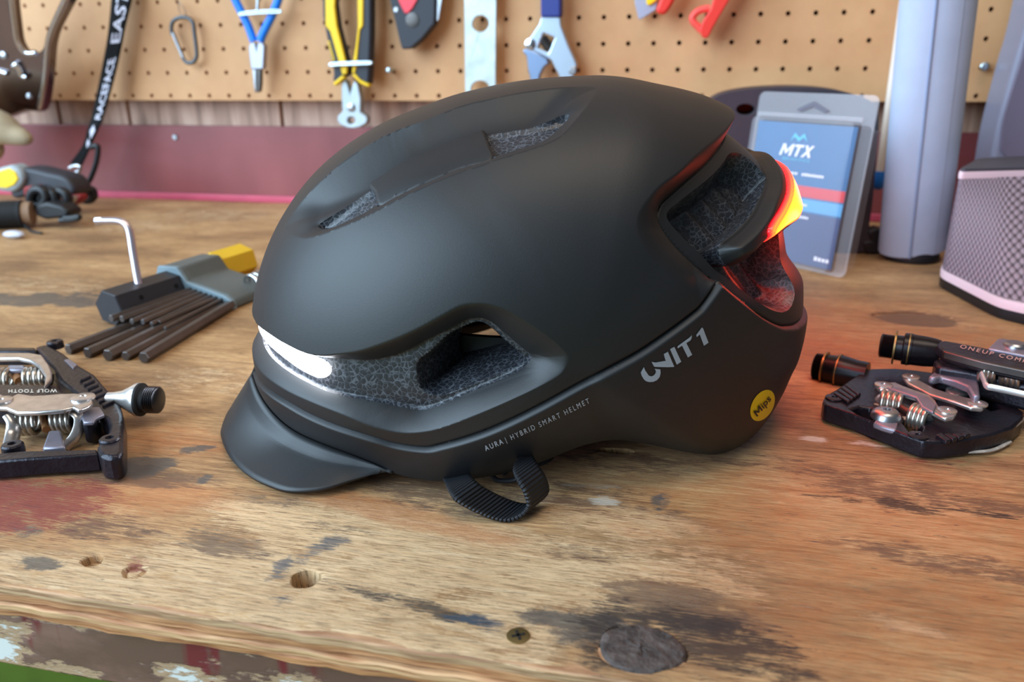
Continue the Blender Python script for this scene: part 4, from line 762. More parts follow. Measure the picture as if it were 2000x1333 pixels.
# --- scraper and red handled tools
L = lambda l: pxs(l, 5, 1140, 0); RED = mat('red_grip', (232, 58, 46), .42)
K = thing('scraper', 'grey scraper blade with yellow tab hanging from the top of the pegboard', 'scraper', at_y(1250, 30, -.01))
plate('blade', L([(488, -350), (500, 30), (515, 100), (532, 180), (545, 190), (562, 186), (704, 96), (800, -350)]), onwall(-.014), (0, .003, 0), mat('scraper_grey', (172, 172, 190), .4, .3), K, bevel=.0006)
plate('tab', L([(590, -350), (612, 20), (622, 50), (640, 52), (664, 42), (724, -5), (780, -350)]), onwall(-.017), (0, .004, 0), YEL, K, bevel=.001)
K = plate('red_tool_handle', L([(912, -420), (745, -10), (718, 62), (702, 88), (712, 114), (740, 134), (770, 140), (798, 130), (818, 110), (850, 60), (905, -40), (1085, -420)]), onwall(-.028), (0, .012, 0), RED, None, bevel=.004, bseg=4); tag(K, 'short red tool handle end beside the grey scraper blade', 'tool handle')
K = thing('red_file_handle', 'red plastic tool handle with a triangular hanging eye', 'tool handle', at_y(1376, 70, -.01))
plate('handle', L([(1430, -420), (1270, -20), (1236, 90), (1165, 200), (1132, 280), (1140, 330), (1160, 360), (1192, 376), (1218, 362), (1240, 320), (1262, 270), (1335, 145), (1435, -20), (1660, -420)]), onwall(-.030), (0, .016, 0), RED, K, bevel=.005, bseg=4)
wtube('hanging_eye', L([(1232, 82), (1180, 88), (1112, 112), (1068, 158), (1062, 186), (1078, 222), (1120, 264), (1150, 300)]), -.022, .0034, mat('light_red_grip', (238, 84, 74), .42), K, 6)
# --- lanyard with lettering
le = [(231, -150), (222, -40), (218, 0), (211, 69), (202, 121), (191.5, 172.5), (179, 230), (172, 250), (161.7, 284), (136.5, 320)]
re_ = [(271, -150), (262, -40), (257, 0), (245, 52), (234.6, 103.5), (222.5, 155), (204, 222), (188, 262), (174, 294.5), (159.6, 324)]
K = thing('lanyard', 'black lanyard with white lettering hanging down to the bench', 'lanyard', at_y(150, 330, -.03))
les, res = spl(le, 8), spl(re_, 8); nL = len(les); yy = np.linspace(-.012, -.036, nL)
rows = [[at_y(*(les[i] * (1 - k) + res[i] * k), yy[i]) for k in (0, .25, .5, .75, 1)] for i in range(nL)]
mb = MB().grid(rows); o = link('strap', mesh('lanyard_strap', mb.v, mb.f), mat('lanyard_black', (8, 8, 10), .75, spec=.25), K, smooth=60); md = o.modifiers.new('s', 'SOLIDIFY'); md.thickness = .0012; md.offset = 0
Ls_ = np.concatenate([[0], np.cumsum(np.hypot(*np.diff((les + res) / 2, axis=0).T))])
def lan(s_, k): # s_: photo length along the strap from its top, k: across
    i = np.interp(s_ + 110.4, Ls_, np.arange(nL)); j = int(min(i, nL - 2)); t = i - j; l_ = les[j] * (1 - t) + les[j + 1] * t; r_ = res[j] * (1 - t) + res[j + 1] * t; return at_y(*(l_ * (1 - k) + r_ * k), np.interp(i, np.arange(nL), yy) - .0012)
for body, s0, s1, k0, k1, shr in (('EASTON', 133, 5, .80, .22, .25), ('RACEFACE', 282, 155, .76, .28, .2)):
    v_, f_ = text2d(body, True, shr); v_[:, 0] /= v_[:, 0].max(); v_[:, 1] /= .72
    sc_l = s1 if body != 'EASTON' else s0 - (s0 - s1) * 1.5
    pts = [lan(max(s0 + (sc_l - s0) * x, -100), k0 + (k1 - k0) * y) for x, y in v_[:, :2]]
    link('lettering', mesh('lettering', pts, f_), mat('lanyard_white', (214, 210, 224), .6), K, smooth=0)
link('printed_mark', mesh('printed_mark', [lan(300, .75), lan(318, .62), lan(306, .25), lan(290, .4), lan(326, .72), lan(338, .60), lan(330, .3), lan(320, .38)], [(0, 1, 2, 3), (4, 5, 6, 7)]), MATS['lanyard_white'], K, smooth=0)
L = lambda l: pxs(l, 4.7625, 0, 200)
wtube('clip', L([(650, 610), (700, 590), (745, 600), (735, 640), (690, 660), (640, 690), (620, 720), (660, 740), (700, 700)]), -.040, .0024, CHROME, K, 5, 8)
wtube('cord_loop', L([(850, 420), (890, 405), (912, 430), (895, 560), (850, 690), (810, 760), (760, 800), (740, 760)]), -.040, .0032, BLACK, K, 6, 8)
# --- chrome casting at the left edge
L = lambda l: pxs(l, 5.796, 0, 0)
K = thing('chrome_tool_frame', 'polished chrome tool frame hanging at the left end of the pegboard', 'tool', at_y(40, 210, -.04))
def chrome_map(u, v, o=0.0): return at_y(u, v, -.030 - .00024 * (216 - v) - o)     # hangs tilted, top towards the room
def ctube(name, pts, o, rad, m): MB().tube([chrome_map(u, v, o) for u, v in spl(pts, 5)], rad, 12, up=(0, -1, 0)).build(name, m, K, smooth=60)
plate('frame', L(list(spl([(-160, -560), (80, -560), (130, 0), (160, 250), (196, 470), (290, 596), (410, 600), (485, 540), (520, 380), (612, 150), (960, -560), (1060, -560), (700, 150), (612, 330), (566, 500), (550, 700), (526, 950), (465, 1238), (300, 1252), (-160, 1210)], 3, True))), chrome_map, (0, .013, 0), mat('polished_chrome', (128, 120, 124), .14, 1.0), K, bevel=.0035, bseg=4)
ctube('inner_edge', L([(80, -560), (130, 0), (160, 250), (196, 470), (290, 596), (410, 600)]), .004, .0028, CHROME)
ctube('outer_edge', L([(1010, -560), (672, 150), (590, 330), (542, 500), (524, 700), (500, 950), (450, 1220)]), .005, .0030, CHROME)
ctube('cast_rib', L([(-120, 800), (0, 812), (80, 835)]), .002, .0028, CHROME); ctube('cast_rib', L([(160, 750), (190, 735), (225, 790), (255, 860), (310, 875)]), .003, .0034, CHROME)
p = chrome_map(38 / 5.796, 628 / 5.796, .001); MB().lathe(p + [0, -.002, 0], (0, 1, 0), [(0, .002), (.001, .0042), (.003, .0045)], 14).build('rivet', STEEL, K); p = chrome_map(330 / 5.796, 1090 / 5.796, .001); MB().lathe(p + [0, -.002, 0], (0, 1, 0), [(0, .002), (.001, .0035), (.003, .004)], 14).build('rivet', STEEL, K)
# --- glove
GL = mat('tan_leather', (178, 160, 130), .75, noise=.12, nscale=70, bump=.3)
K = thing('leather_glove', 'tan leather glove with its fingertips poking in at the left edge', 'glove', at_y(-10, 300, -.07))
def finger(pts, rads, y): return MB().tube([at_y(u, v, y) for u, v in spl(pts, 5)], list(np.interp(np.linspace(0, 1, len(spl(pts, 5))), np.linspace(0, 1, len(rads)), rads)), 16).build('finger', GL, K, smooth=60)
finger([(-70, 235), (-30, 240), (5, 252), (30, 263), (52, 270), (61, 271)], [.020, .021, .019, .0125, .008, .003], -.075); finger([(-80, 300), (-40, 296), (-12, 290), (2, 286)], [.018, .018, .013, .004], -.07)
finger([(-120, 260), (-80, 265), (-50, 270)], [.03, .032, .022], -.07)
# ------------------------------------------------------------------ dark tools at the back left of the bench
def onbench(z): return lambda u, v: at_z(u, v, z)
L = lambda l: pxs(l, 4.7625, 0, 200)
base = at_z(95, 432, 0)
def near(y): return lambda u, v: at_y(u, v, y)
yb = -.105
K = thing('hand_tool', 'dark grey hand tool with a yellow label on its rounded end', 'tool', at_y(80, 400, yb))
plate('body', L(list(spl([(90, 660), (180, 612), (300, 622), (430, 655), (580, 690), (650, 750), (690, 830), (640, 900), (520, 900), (380, 880), (260, 870), (120, 900), (80, 780)], 3, True))), near(yb - .006), (0, .03, 0), mat('dark_grey_tool', (54, 54, 60), .5, noise=.1), K, bevel=.006, bseg=4)
plate('end_cap', L(list(spl([(-60, 640), (40, 596), (110, 588), (185, 640), (214, 726), (170, 800), (90, 838), (-60, 800)], 3, True))), near(yb - .012), (0, .02, 0), mat('lamp_grey', (160, 168, 170), .4), K, bevel=.004, bseg=3)
plate('yellow_label', L([(-60, 660), (30, 628), (78, 614), (140, 650), (168, 715), (130, 770), (60, 800), (-60, 790)]), near(yb - .0135), (0, .004, 0), mat('yellow_label', (250, 212, 40), .45), K, bevel=.001)
K = thing('clamp_bracket', 'black bracket with round clamp rings and red strap below the yellow labelled tool', 'bracket', at_z(90, 436, 0))
for u, v, r, y in ((360, 890, 78, -.15), (450, 900, 70, -.145), (560, 905, 76, -.14)):
    c_ = [(u + r * math.cos(k) * .95, v + r * 1.05 * math.sin(k)) for k in np.arange(20) * 2 * math.pi / 20]; MB().tube([at_y(*q, y) for q in L(c_)], .0052, 8, True, up=(0, -1, 0)).build('clamp_ring', BLACK, K, smooth=60)
plate('block', L([(320, 960), (420, 930), (560, 960), (640, 1020), (620, 1075), (420, 1095), (330, 1060)]), near(-.165), (0, .022, 0), BLACK, K, bevel=.003)
plate('red_strap', L([(640, 870), (740, 860), (760, 905), (690, 960), (640, 960)]), near(-.12), (0, .012, 0), mat('red_strap', (140, 30, 30), .5), K, bevel=.002)
plate('red_strap', L([(210, 790), (330, 770), (330, 850), (220, 880)]), near(-.125), (0, .012, 0), MATS['red_strap'], K, bevel=.002)
plate('pale_clip', L([(640, 880), (690, 870), (680, 930), (640, 950)]), near(-.138), (0, .006, 0), STEEL, K, bevel=.001)
wtube('cable', L([(600, 1080), (680, 1075), (740, 1065), (700, 1090), (560, 1100)]), -.165, .003, BLACK, K, 6, 8)
wtube('foot', L([(760, 850), (800, 820), (850, 820), (865, 870), (830, 900), (770, 895)]), -.075, .0055, BLACK, K, 6, 8, closed=True)
K = thing('handlebar_grip', 'black rubber bar grip lying at the left edge of the bench', 'grip', at_z(10, 448, 0))
g0 = at_y(-70, 432, -.19); g1_ = at_y(47, 415, -.165); dr = g1_ - g0; ln = np.linalg.norm(dr); rg = .0145
g0[2] = rg; g1_[2] = rg; dr = g1_ - g0; ln = np.linalg.norm(dr)
prf = [(0, rg * .9), (.002, rg)]
for i in range(10): prf += [(ln * (.05 + .09 * i), rg), (ln * (.08 + .09 * i), rg * .97)]
prf += [(ln * .985, rg), (ln, rg * .92)]
MB().lathe(g0, dr, prf, 24).build('sleeve', RUBBER, K, smooth=50); MB().lathe(g1_, dr, [(0, rg * .86), (.008, rg * .84), (.0085, rg * .6)], 24).build('end_ring', mat('tan_ring', (150, 118, 92), .6), K)
p = at_z(27, 458, .004); MB().ball(p, .0075, 12, 8, (1.6, .8, .5)).build('white_plug', mat('white_plug', (206, 210, 222), .4), K); MB().tube(spl([at_z(45, 436, .006), at_z(55, 446, .002), at_z(62, 452, .0015), at_z(82, 456, .0015)], 5), .0014, 6).build('cord', BLACK, K, smooth=60)
# ------------------------------------------------------------------ hex key set
Z = lambda l: pxs(l, 4.3, 120, 410)
q1, q2 = Z([(690, 1240)])[0], Z([(1540, 890)])[0]
ka = at_z(*q1, .003); kb = at_z(*q2, .003); ax = kb - ka; ax[2] = 0; ax /= np.linalg.norm(ax); sd = np.array([ax[1], -ax[0], 0]); upv = np.array([0, 0, 1.])   # sd points towards the camera's right
def hexpr(mb, o, axis, ln, r, rot=0.0, cham=.0):
    prof = [(0, r - cham), (cham, r), (ln - cham, r), (ln, r - cham)] if cham else [(0, r), (ln, r)]
    o = np.array(o); a = axis / np.linalg.norm(axis); u = np.cross(upv, a); u /= np.linalg.norm(u); w = np.cross(a, u)
    v = [o + a * h + rr * (math.cos(k + rot) * u + math.sin(k + rot) * w) for h, rr in prof for k in np.arange(6) * math.pi / 3]; n = len(prof)
    f = [(i * 6 + k, i * 6 + (k + 1) % 6, (i + 1) * 6 + (k + 1) % 6, (i + 1) * 6 + k) for i in range(n - 1) for k in range(6)] + [tuple(range(6))[::-1], tuple((n - 1) * 6 + k for k in range(6))]
    return mb.add(v, f)
rb = .0125; e0 = at_z(*Z([(395, 830)])[0], rb * .92); HK = thing('hex_key_holder', 'grey and black hex key holder with yellow hexagonal grip behind the helmet', 'tool holder', e0 - upv * rb * .92)
LB = .062
HB_ = hexpr(MB(), e0, ax, LB, rb, 0.18, .0008).build('hex_block', mat('hex_block_black', (40, 41, 46), .45, noise=.08), HK, smooth=20)
fn = math.cos; 
for t_ in (.30, .80):
    p = e0 + ax * LB * t_
    ang = .18 - math.pi / 6 + 0.0; u = np.cross(upv, ax); u /= np.linalg.norm(u); w = np.cross(ax, u)
    best = max(range(6), key=lambda k: -(math.cos(.18 + math.pi / 6 + k * math.pi / 3) * u + math.sin(.18 + math.pi / 6 + k * math.pi / 3) * w) @ (FW * [1, 1, 1])); a_ = .18 + math.pi / 6 + best * math.pi / 3; nrm = math.cos(a_) * u + math.sin(a_) * w
    MB().lathe(p + nrm * (rb * .866 - .003), nrm, [(0, .0017), (.0033, .0017)], 14).build('key_hole', mat('hole_black', (4, 4, 5), .9), HK)
GG = mat('holder_grey_green', (92, 98, 96), .5, noise=.08); GE = mat('holder_edge', (120, 138, 146), .5, noise=.05)
hs = e0 + ax * (LB - .006) - upv * rb * .92     # front plane of the holder on the bench
def hp(l, y): return [hs + sd * a - 0 * ax + upv * b for a, b in l]
prof = [(-.0175, .0005), (-.0185, .012), (-.012, .0262), (.006, .0268), (.0135, .0165), (.030, .0135), (.047, .0100), (.053, .0065), (.054, .0005)]
MB().prism([hs + sd * a + upv * b for a, b in prof], ax * .004).build('front_edge', GE, HK, bevel=.0008)
MB().prism([hs + ax * .004 + sd * (a * .985) + upv * (b * .985 + .0001) for a, b in prof], ax * .040).build('body', GG, HK, bevel=.002, bseg=3)
hexpr(MB(), hs + ax * .044 - sd * .003 + upv * .0135, ax, .036, .0135, .3, .001).build('yellow_grip', mat('yellow_hex', (232, 188, 40), .5, noise=.06), HK, smooth=20)
cr = at_z(*Z([(1590, 640)])[0], .010); MB().tube([cr + ax * (.0004 * i) + .008 * (math.cos(i * .5) * sd + math.sin(i * .5) * upv) for i in range(60)], .0011, 6).build('coil', CHROME, HK, smooth=60)
KEY = mat('black_oxide', (96, 90, 88), .36, .75, noise=.15, nscale=80)
big = [(55, 1175, .0034), (215, 1205, .0034), (385, 1225, .0037), (535, 1232, .0030), (688, 1245, .0036)]; small = [(415, 915, .0026), (505, 920, .0024), (590, 942, .0021), (680, 945, .0019), (755, 962, .0016), (817, 950, .0015), (868, 998, .0013)]
order = ['leftmost', 'second from left', 'middle', 'fourth from left', 'rightmost']
lab_b = [q + ' of the five long black hex keys fanned out on the bench' for q in order]
lab_s = [q + ' in the upper row of seven short hex keys by the block' for q in ('first and thickest key', 'second key', 'third key', 'middle key', 'fifth key', 'sixth key', 'last and thinnest key')]
for i, (x, y, r) in enumerate(big):
    u, v = Z([(x, y)])[0]; s0 = at_z(u, v, r); tgt = hs + sd * (.020 + .0078 * i) + upv * r; d_ = tgt - s0; d_[2] = 0
    o = hexpr(MB(), s0, d_, np.linalg.norm(d_) + .002, r, 0, .0005).build('hex_key', KEY, None, smooth=20); tag(o, lab_b[i], 'hex key', 'long hex keys fanned on the bench')
for i, (x, y, r) in enumerate(small):
    u, v = Z([(x, y)])[0]; zz = .0098 - .0004 * i; s0 = at_z(u, v, zz); tgt = hs + sd * (.0165 + .0046 * i) + upv * (.0108 - .0006 * i); d_ = tgt - s0
    o = hexpr(MB(), s0, d_, np.linalg.norm(d_) + .002, r, 0, .0004).build('hex_key', KEY, None, smooth=20); tag(o, lab_s[i], 'hex key', 'short hex keys in the holder')
# L shaped key standing in the block
kp = e0 + ax * LB * .36; dz = float((kp - CAM) @ FW)
lp = [(652, 640), (640, 585), (620, 470), (598, 340), (580, 220), (560, 150), (520, 108), (470, 94), (380, 92), (288, 96)]
K = thing('torx_key', 'bright L shaped star key standing upright in the hexagonal block', 'hex key', kp)
MB().tube([at_d(u, v, dz) for u, v in spl(Z(lp), 5)], .0026, 10).build('shaft', mat('satin_key', (206, 196, 204), .3, .9), K, smooth=40)
tip = [at_d(u, v, dz) for u, v in Z([(345, 93), (284, 97)])]; rows = []
for t_ in (0, .7, 1): rows.append(None)
a_ = tip[1] - tip[0]; a_ /= np.linalg.norm(a_); u_ = np.cross(a_, upv); u_ /= np.linalg.norm(u_); w_ = np.cross(a_, u_)
mb = MB(); rr = lambda k: .0029 if k % 2 == 0 else .0022
rows = [[tip[0] + (tip[1] - tip[0]) * t_ + rr(k) * (1 if t_ < .99 else .85) * (math.cos(k * math.pi / 6) * u_ + math.sin(k * math.pi / 6) * w_) for k in range(12)] for t_ in (0, .9, 1)]
mb.grid(rows, True); mb.add(rows[-1], [tuple(range(12))]); mb.build('star_tip', CHROME, K, smooth=25)
# ------------------------------------------------------------------ pedals
def coil(mb, a, b, r, wire, turns):
    a = np.array(a); b = np.array(b); ax_ = b - a; ln = np.linalg.norm(ax_); ax_ /= ln; u = np.cross(ax_, upv); u /= np.linalg.norm(u); w = np.cross(ax_, u); n = int(turns * 14)
    return mb.tube([a + ax_ * ln * i / n + r * (math.cos(2 * math.pi * turns * i / n) * u + math.sin(2 * math.pi * turns * i / n) * w) for i in range(n + 1)], wire, 7)
SPR = mat('spring_steel', (178, 170, 160), .3, .9); WORN = mat('worn_chrome', (196, 190, 186), .28, .85, noise=.18, nscale=160); PBL = mat('pedal_black', (38, 35, 42), .3, .5, noise=.25, nscale=130, bump=.3, bscale=500); LAV = mat('bare_alloy', (138, 134, 146), .4, .6, noise=.12, nscale=120)
A_ = lambda l: pxs(l, 5.127, 0, 660)
K = thing('bike_pedal', 'black clipless bike pedal with bright axle at the left edge of the bench', 'pedal', at_z(100, 850, 0), group='bike pedals')
def pl(name, pts, z, th, m, par, f=A_, bev=.001, sm=30, holes=(), n=0):
    pts = f(pts); pts = list(spl(pts, n, True)) if n else pts
    return plate(name, pts, onbench(z), (0, 0, -th), m, par, holes=[f(h) for h in holes], bevel=bev, smooth=sm)
pl('side_arm', [(345, 90), (470, 62), (640, 150), (770, 260), (950, 365), (1100, 540), (1205, 670), (1236, 780), (1236, 1130), (1200, 1185), (1100, 1196), (1000, 1180), (965, 1090), (1060, 985), (1095, 880), (1060, 805), (1000, 785), (940, 830), (820, 846), (800, 700), (880, 640), (730, 530), (600, 420), (540, 300), (430, 190)], 0.0125, .0115, PBL, K, bev=.0018)
pl('rear_bar', [(-160, 92), (350, 96), (365, 132), (-160, 136)], 0.0125, .009, PBL, K); pl('front_bar', [(-160, 1165), (250, 1130), (970, 1116), (990, 1166), (270, 1212), (-160, 1250)], 0.0095, .0085, PBL, K)
pl('axle_housing', [(-160, 455), (540, 462), (640, 540), (860, 640), (800, 700), (-160, 640)], 0.0145, .0125, PBL, K, bev=.002)
pl('toe_plate', [(-160, 575), (0, 560), (90, 600), (180, 556), (320, 578), (440, 574), (600, 560), (740, 555), (850, 562), (918, 606), (926, 650), (880, 688), (785, 724), (730, 690), (640, 720), (360, 742), (170, 746), (60, 700), (-160, 690)], 0.0185, .0022, WORN, K, bev=.0007)
pl('heel_plate', [(-160, 150), (300, 150), (420, 170), (490, 270), (518, 350), (515, 405), (440, 486), (455, 380), (390, 280), (300, 225), (180, 200), (-160, 205)], 0.0175, .0024, WORN, K, bev=.0007)
pl('tension_plate', [(80, 268), (250, 272), (255, 312), (80, 318)], 0.0145, .003, LAV, K); pl('arm_pad', [(826, 706), (860, 694), (1000, 690), (1045, 765), (960, 800), (930, 842), (835, 846), (815, 790)], 0.0138, .002, LAV, K, bev=.0006)
pl('arm_pad', [(640, 220), (690, 210), (775, 265), (730, 305)], 0.0132, .0014, LAV, K, bev=.0004)
for i in range(7):
    x, y = 850 + 38 * i, 385 + 42 * i; pl('grip_ridge', [(x - 60, y + 22), (x + 50, y - 26), (x + 60, y - 8), (x - 50, y + 42)], 0.0138, .002, PBL, K, bev=.0004)
pl('cleat_block', [(420, 1105), (485, 928), (610, 920), (652, 1090)], 0.0080, .006, LAV, K)
def bp_(x, y, z): return at_z(*A_([(x, y)])[0], z)
for a_, b_, t_ in (((170, 850), (388, 838), 4), ((520, 830), (748, 818), 4.5), ((235, 418), (475, 402), 4.5), ((-60, 420), (140, 418), 3.5)):
    coil(MB(), bp_(*a_, 0.0085), bp_(*b_, 0.0085), .0052, .0014, t_).build('spring', SPR, K, smooth=60)
MB().tube(spl([bp_(735, 745, 0.0150), bp_(795, 800, 0.0130), bp_(790, 900, 0.0090), bp_(740, 1010, 0.0050), bp_(650, 1100, 0.0020)], 5), .0018, 8, flat=(.6, 1.4)).build('spring_bracket', WORN, K, smooth=60); MB().tube(spl([bp_(95, 770, 0.0140), bp_(140, 850, 0.0110), bp_(130, 960, 0.0070), bp_(105, 1080, 0.0040)], 5), .0022, 8, flat=(.6, 1.4)).build('spring_bracket', WORN, K, smooth=60)
MB().tube([bp_(440, 790, 0.0090), bp_(470, 920, 0.0070)], .002, 8).build('tension_screw', mat('rusty_screw', (150, 104, 66), .5, .6), K, smooth=60); MB().tube([bp_(130, 340, 0.0100), bp_(205, 440, 0.0090)], .0028, 8).build('tension_screw', MATS['rusty_screw'], K, smooth=60)
for x, y, z in ((140, 1150, .0105), (1115, 1090, .0132), (560, 100, .0132)): MB().lathe(bp_(x, y, z - .004), upv, [(0, .0046), (.0036, .0044), (.0043, .0038), (.0044, .0018), (.003, .0015)], 18).build('pin_boss', PBL, K)
MB().lathe(bp_(832, 608, 0.0184), upv, [(0, .0054), (.0008, .0052), (.0011, .0044), (.0011, .0016), (.0006, .0014)], 20).build('plate_screw', WORN, K); MB().lathe(bp_(5, 640, 0.0184), upv, [(0, .0054), (.0008, .0052), (.0011, .0044), (.0011, .0016), (.0006, .0014)], 20).build('plate_screw', WORN, K)
v_, f_ = text2d('WOLF TOOTH', True, 0, 1.2); v_[:, 0] /= v_[:, 0].max(); v_[:, 1] /= .7
link('lettering', mesh('lettering', [at_z(*A_([(570 - 485 * x, 514 + 5 * x + 33 * y)])[0], .0148) for x, y in v_[:, :2]], f_), mat('pedal_print', (220, 212, 200), .5), K, smooth=0)
def axle(par, p0, p1, prof, m, name, seg=28): d_ = p1 - p0; return MB().lathe(p0, d_, prof, seg).build(name, m, par, smooth=40)
a0 = bp_(1085, 612, 0.0125); a1 = bp_(1600, 625, 0.0125); LN = np.linalg.norm(a1 - a0); pxm = 1.12 * float((a1 - CAM) @ FW) / FPX / 5.127
axle(K, a0, a1, [(0, 60 * pxm), (LN * .1, 62 * pxm), (LN * .28, 78 * pxm), (LN * .45, 120 * pxm), (LN * .56, 150 * pxm), (LN * .62, 152 * pxm), (LN * .63, 120 * pxm)], mat('bright_axle', (226, 222, 218), .3, .8), 'axle')
axle(K, a0, a1, [(LN * .61, 130 * pxm), (LN * .62, 150 * pxm), (LN * .66, 150 * pxm), (LN * .67, 116 * pxm), (LN * .76, 112 * pxm)], RUBBER, 'washer')
pr = [(LN * .74, 80 * pxm)]
for i in range(6): pr += [(LN * (.76 + .038 * i), 108 * pxm), (LN * (.778 + .038 * i), 122 * pxm)]
pr += [(LN * .99, 112 * pxm), (LN, 98 * pxm)]; axle(K, a0, a1, pr, mat('thread_steel', (60, 60, 64), .3, .9), 'thread')
# lower pedal on the right
B2 = lambda l: pxs(l, 3.92, 1560, 580)
K = thing('bike_pedal', 'scuffed black clipless pedal lying flat at the front of the right pair', 'pedal', at_z(1800, 850, 0), group='bike pedals')
def qp(x, y, z): return at_z(*B2([(x, y)])[0], z)
pl('body', [(183, 800), (205, 752), (300, 700), (380, 640), (470, 585), (560, 548), (720, 545), (900, 560), (1060, 585), (1250, 600), (1390, 650), (1500, 740), (1640, 820), (1730, 880), (1720, 930), (1640, 1000), (1480, 1050), (1300, 1085), (1100, 1110), (960, 1105), (800, 1050), (640, 985), (420, 900), (200, 830)], 0.0093, .0085, PBL, K, B2, .0025, holes=[[(395, 858), (470, 838), (560, 850), (598, 900), (560, 945), (480, 912)], [(790, 960), (850, 905), (960, 1000), (940, 1045), (850, 1030)], [(1390, 730), (1470, 770), (1560, 850), (1470, 870), (1400, 820)]])
for zz, sc in ((.0166, 1),):
    MB().tube([qp(x, y, 0.0078) for x, y in spl([(1280, 1092), (1480, 1052), (1640, 1002), (1722, 935)], 6)], .0008, 6, flat=(1, .8)).build('scuffed_edge', mat('scuffed_alloy', (186, 176, 166), .6, .3, noise=.3, nscale=300), K, smooth=60)
    MB().tube([qp(x, y, 0.0020) for x, y in spl([(860, 1120), (1000, 1178), (1250, 1190), (1480, 1175), (1620, 1110)], 6)], .0008, 6, flat=(.7, 1.2)).build('scuffed_edge', MATS['scuffed_alloy'], K, smooth=60)
pl('toe_plate', [(588, 672), (612, 656), (660, 654), (740, 652), (800, 680), (1000, 750), (1045, 790), (1070, 834), (1120, 850), (1190, 868), (1212, 892), (1190, 922), (1130, 930), (1080, 912), (1020, 880), (950, 846), (905, 775), (690, 712), (620, 704)], 0.0153, .0022, WORN, K, B2, .0007)
pl('toe_lip', [(670, 690), (900, 768), (945, 840), (1030, 882), (1060, 828), (980, 760), (760, 690)], 0.0163, .0016, LAV, K, B2, .0006)
pl('heel_plate', [(798, 612), (826, 598), (870, 600), (930, 640), (1040, 700), (1180, 745), (1330, 780), (1420, 806), (1438, 832), (1410, 856), (1320, 846), (1190, 800), (1000, 745), (840, 660)], 0.0153, .0022, WORN, K, B2, .0007)
pl('heel_clip', [(995, 608), (1035, 572), (1120, 580), (1260, 606), (1378, 640), (1392, 760), (1336, 752), (1296, 680), (1200, 640), (1090, 610), (1045, 620)], 0.0183, .004, LAV, K, B2, .001); pl('heel_clip_inner', [(1120, 650), (1240, 660), (1310, 730), (1200, 762), (1130, 720)], 0.0123, .003, WORN, K, B2, .001)
for a_, b_ in (((610, 800), (790, 838)), ((850, 905), (990, 950))): coil(MB(), qp(*a_, 0.0093), qp(*b_, 0.0093), .0052, .0014, 4.2).build('spring', SPR, K, smooth=60)
MB().tube([qp(770, 850, 0.0093), qp(860, 905, 0.0093)], .0032, 10).build('spring_pin', DSTEEL, K, smooth=60)
MB().tube(spl([qp(590, 880, 0.0028), qp(600, 800, 0.0088), qp(640, 772, 0.0113)], 5), .0018, 8, flat=(.6, 1.8)).build('spring_bracket', WORN, K, smooth=60); MB().tube(spl([qp(930, 1030, 0.0020), qp(960, 950, 0.0088), qp(1010, 912, 0.0113)], 5), .0018, 8, flat=(.6, 1.8)).build('spring_bracket', WORN, K, smooth=60)
pl('bolt_plate', [(570, 962), (640, 862), (740, 872), (776, 905), (750, 1022), (640, 990)], 0.0096, .003, LAV, K, B2, .001)
MB().lathe(qp(665, 925, 0.0093), upv, [(0, .0066), (.0022, .0062), (.0036, .0046), (.0041, .0026), (.0041, .0016), (.0028, .0014)], 24).build('bolt', STEEL, K, smooth=40)
MB().lathe(qp(800, 1010, 0.0033), qp(840, 1000, 0.0033) - qp(800, 1010, 0.0033), [(0, .0045), (.003, .0045), (.0031, .003), (.010, .003)], 16).build('tension_screw', MATS['rusty_screw'], K)
for i in range(4): pl('grip_ridge', [(1050 + 62 * i, 1052 - 2 * i), (1085 + 62 * i, 1036 - 2 * i), (1170 + 50 * i, 1092 - 14 * i), (1130 + 50 * i, 1106 - 14 * i)], 0.0108, .002, PBL, K, B2, .0005)
for i in range(4): pl('grip_ridge', [(265 + 28 * i, 735 - 22 * i), (290 + 28 * i, 720 - 22 * i), (400 + 26 * i, 790 - 18 * i), (378 + 26 * i, 806 - 18 * i)], 0.0108, .002, PBL, K, B2, .0005)
for x, y in ((272, 778), (1135, 875), (1372, 822), (650, 680), (860, 618), (915, 1068)): MB().lathe(qp(x, y, .0094 if x in (272, 915) else .0152), upv, [(0, .0042), (.0006, .0041), (.0008, .0036), (.0008, .0014), (.0003, .0012)], 18).build('plate_screw', WORN if x not in (272, 915) else PBL, K)
a0 = qp(520, 610, 0.0063); a1 = qp(118, 528, 0.0063); LN = np.linalg.norm(a1 - a0); pxm = 1.08 * float((a1 - CAM) @ FW) / FPX / 3.92
BRASS = mat('brass_washer', (150, 128, 84), .4, .9, noise=.1)
axle(K, a0, a1, [(0, 98 * pxm), (LN * .2, 98 * pxm), (LN * .38, 106 * pxm), (LN * .5, 112 * pxm), (LN * .56, 112 * pxm), (LN * .57, 100 * pxm), (LN * .78, 98 * pxm)], BLACKM, 'axle'); axle(K, a0, a1, [(LN * .51, 110 * pxm), (LN * .515, 118 * pxm), (LN * .54, 118 * pxm), (LN * .545, 110 * pxm)], BRASS, 'ring'); axle(K, a0, a1, [(LN * .77, 90 * pxm), (LN * .775, 116 * pxm), (LN * .81, 116 * pxm), (LN * .815, 90 * pxm)], BRASS, 'washer')
pr = [(LN * .8, 70 * pxm)]
for i in range(5): pr += [(LN * (.82 + .034 * i), 84 * pxm), (LN * (.836 + .034 * i), 94 * pxm)]
pr += [(LN * .995, 84 * pxm), (LN * 1.01, 60 * pxm)]; axle(K, a0, a1, pr, BLACKM, 'thread')
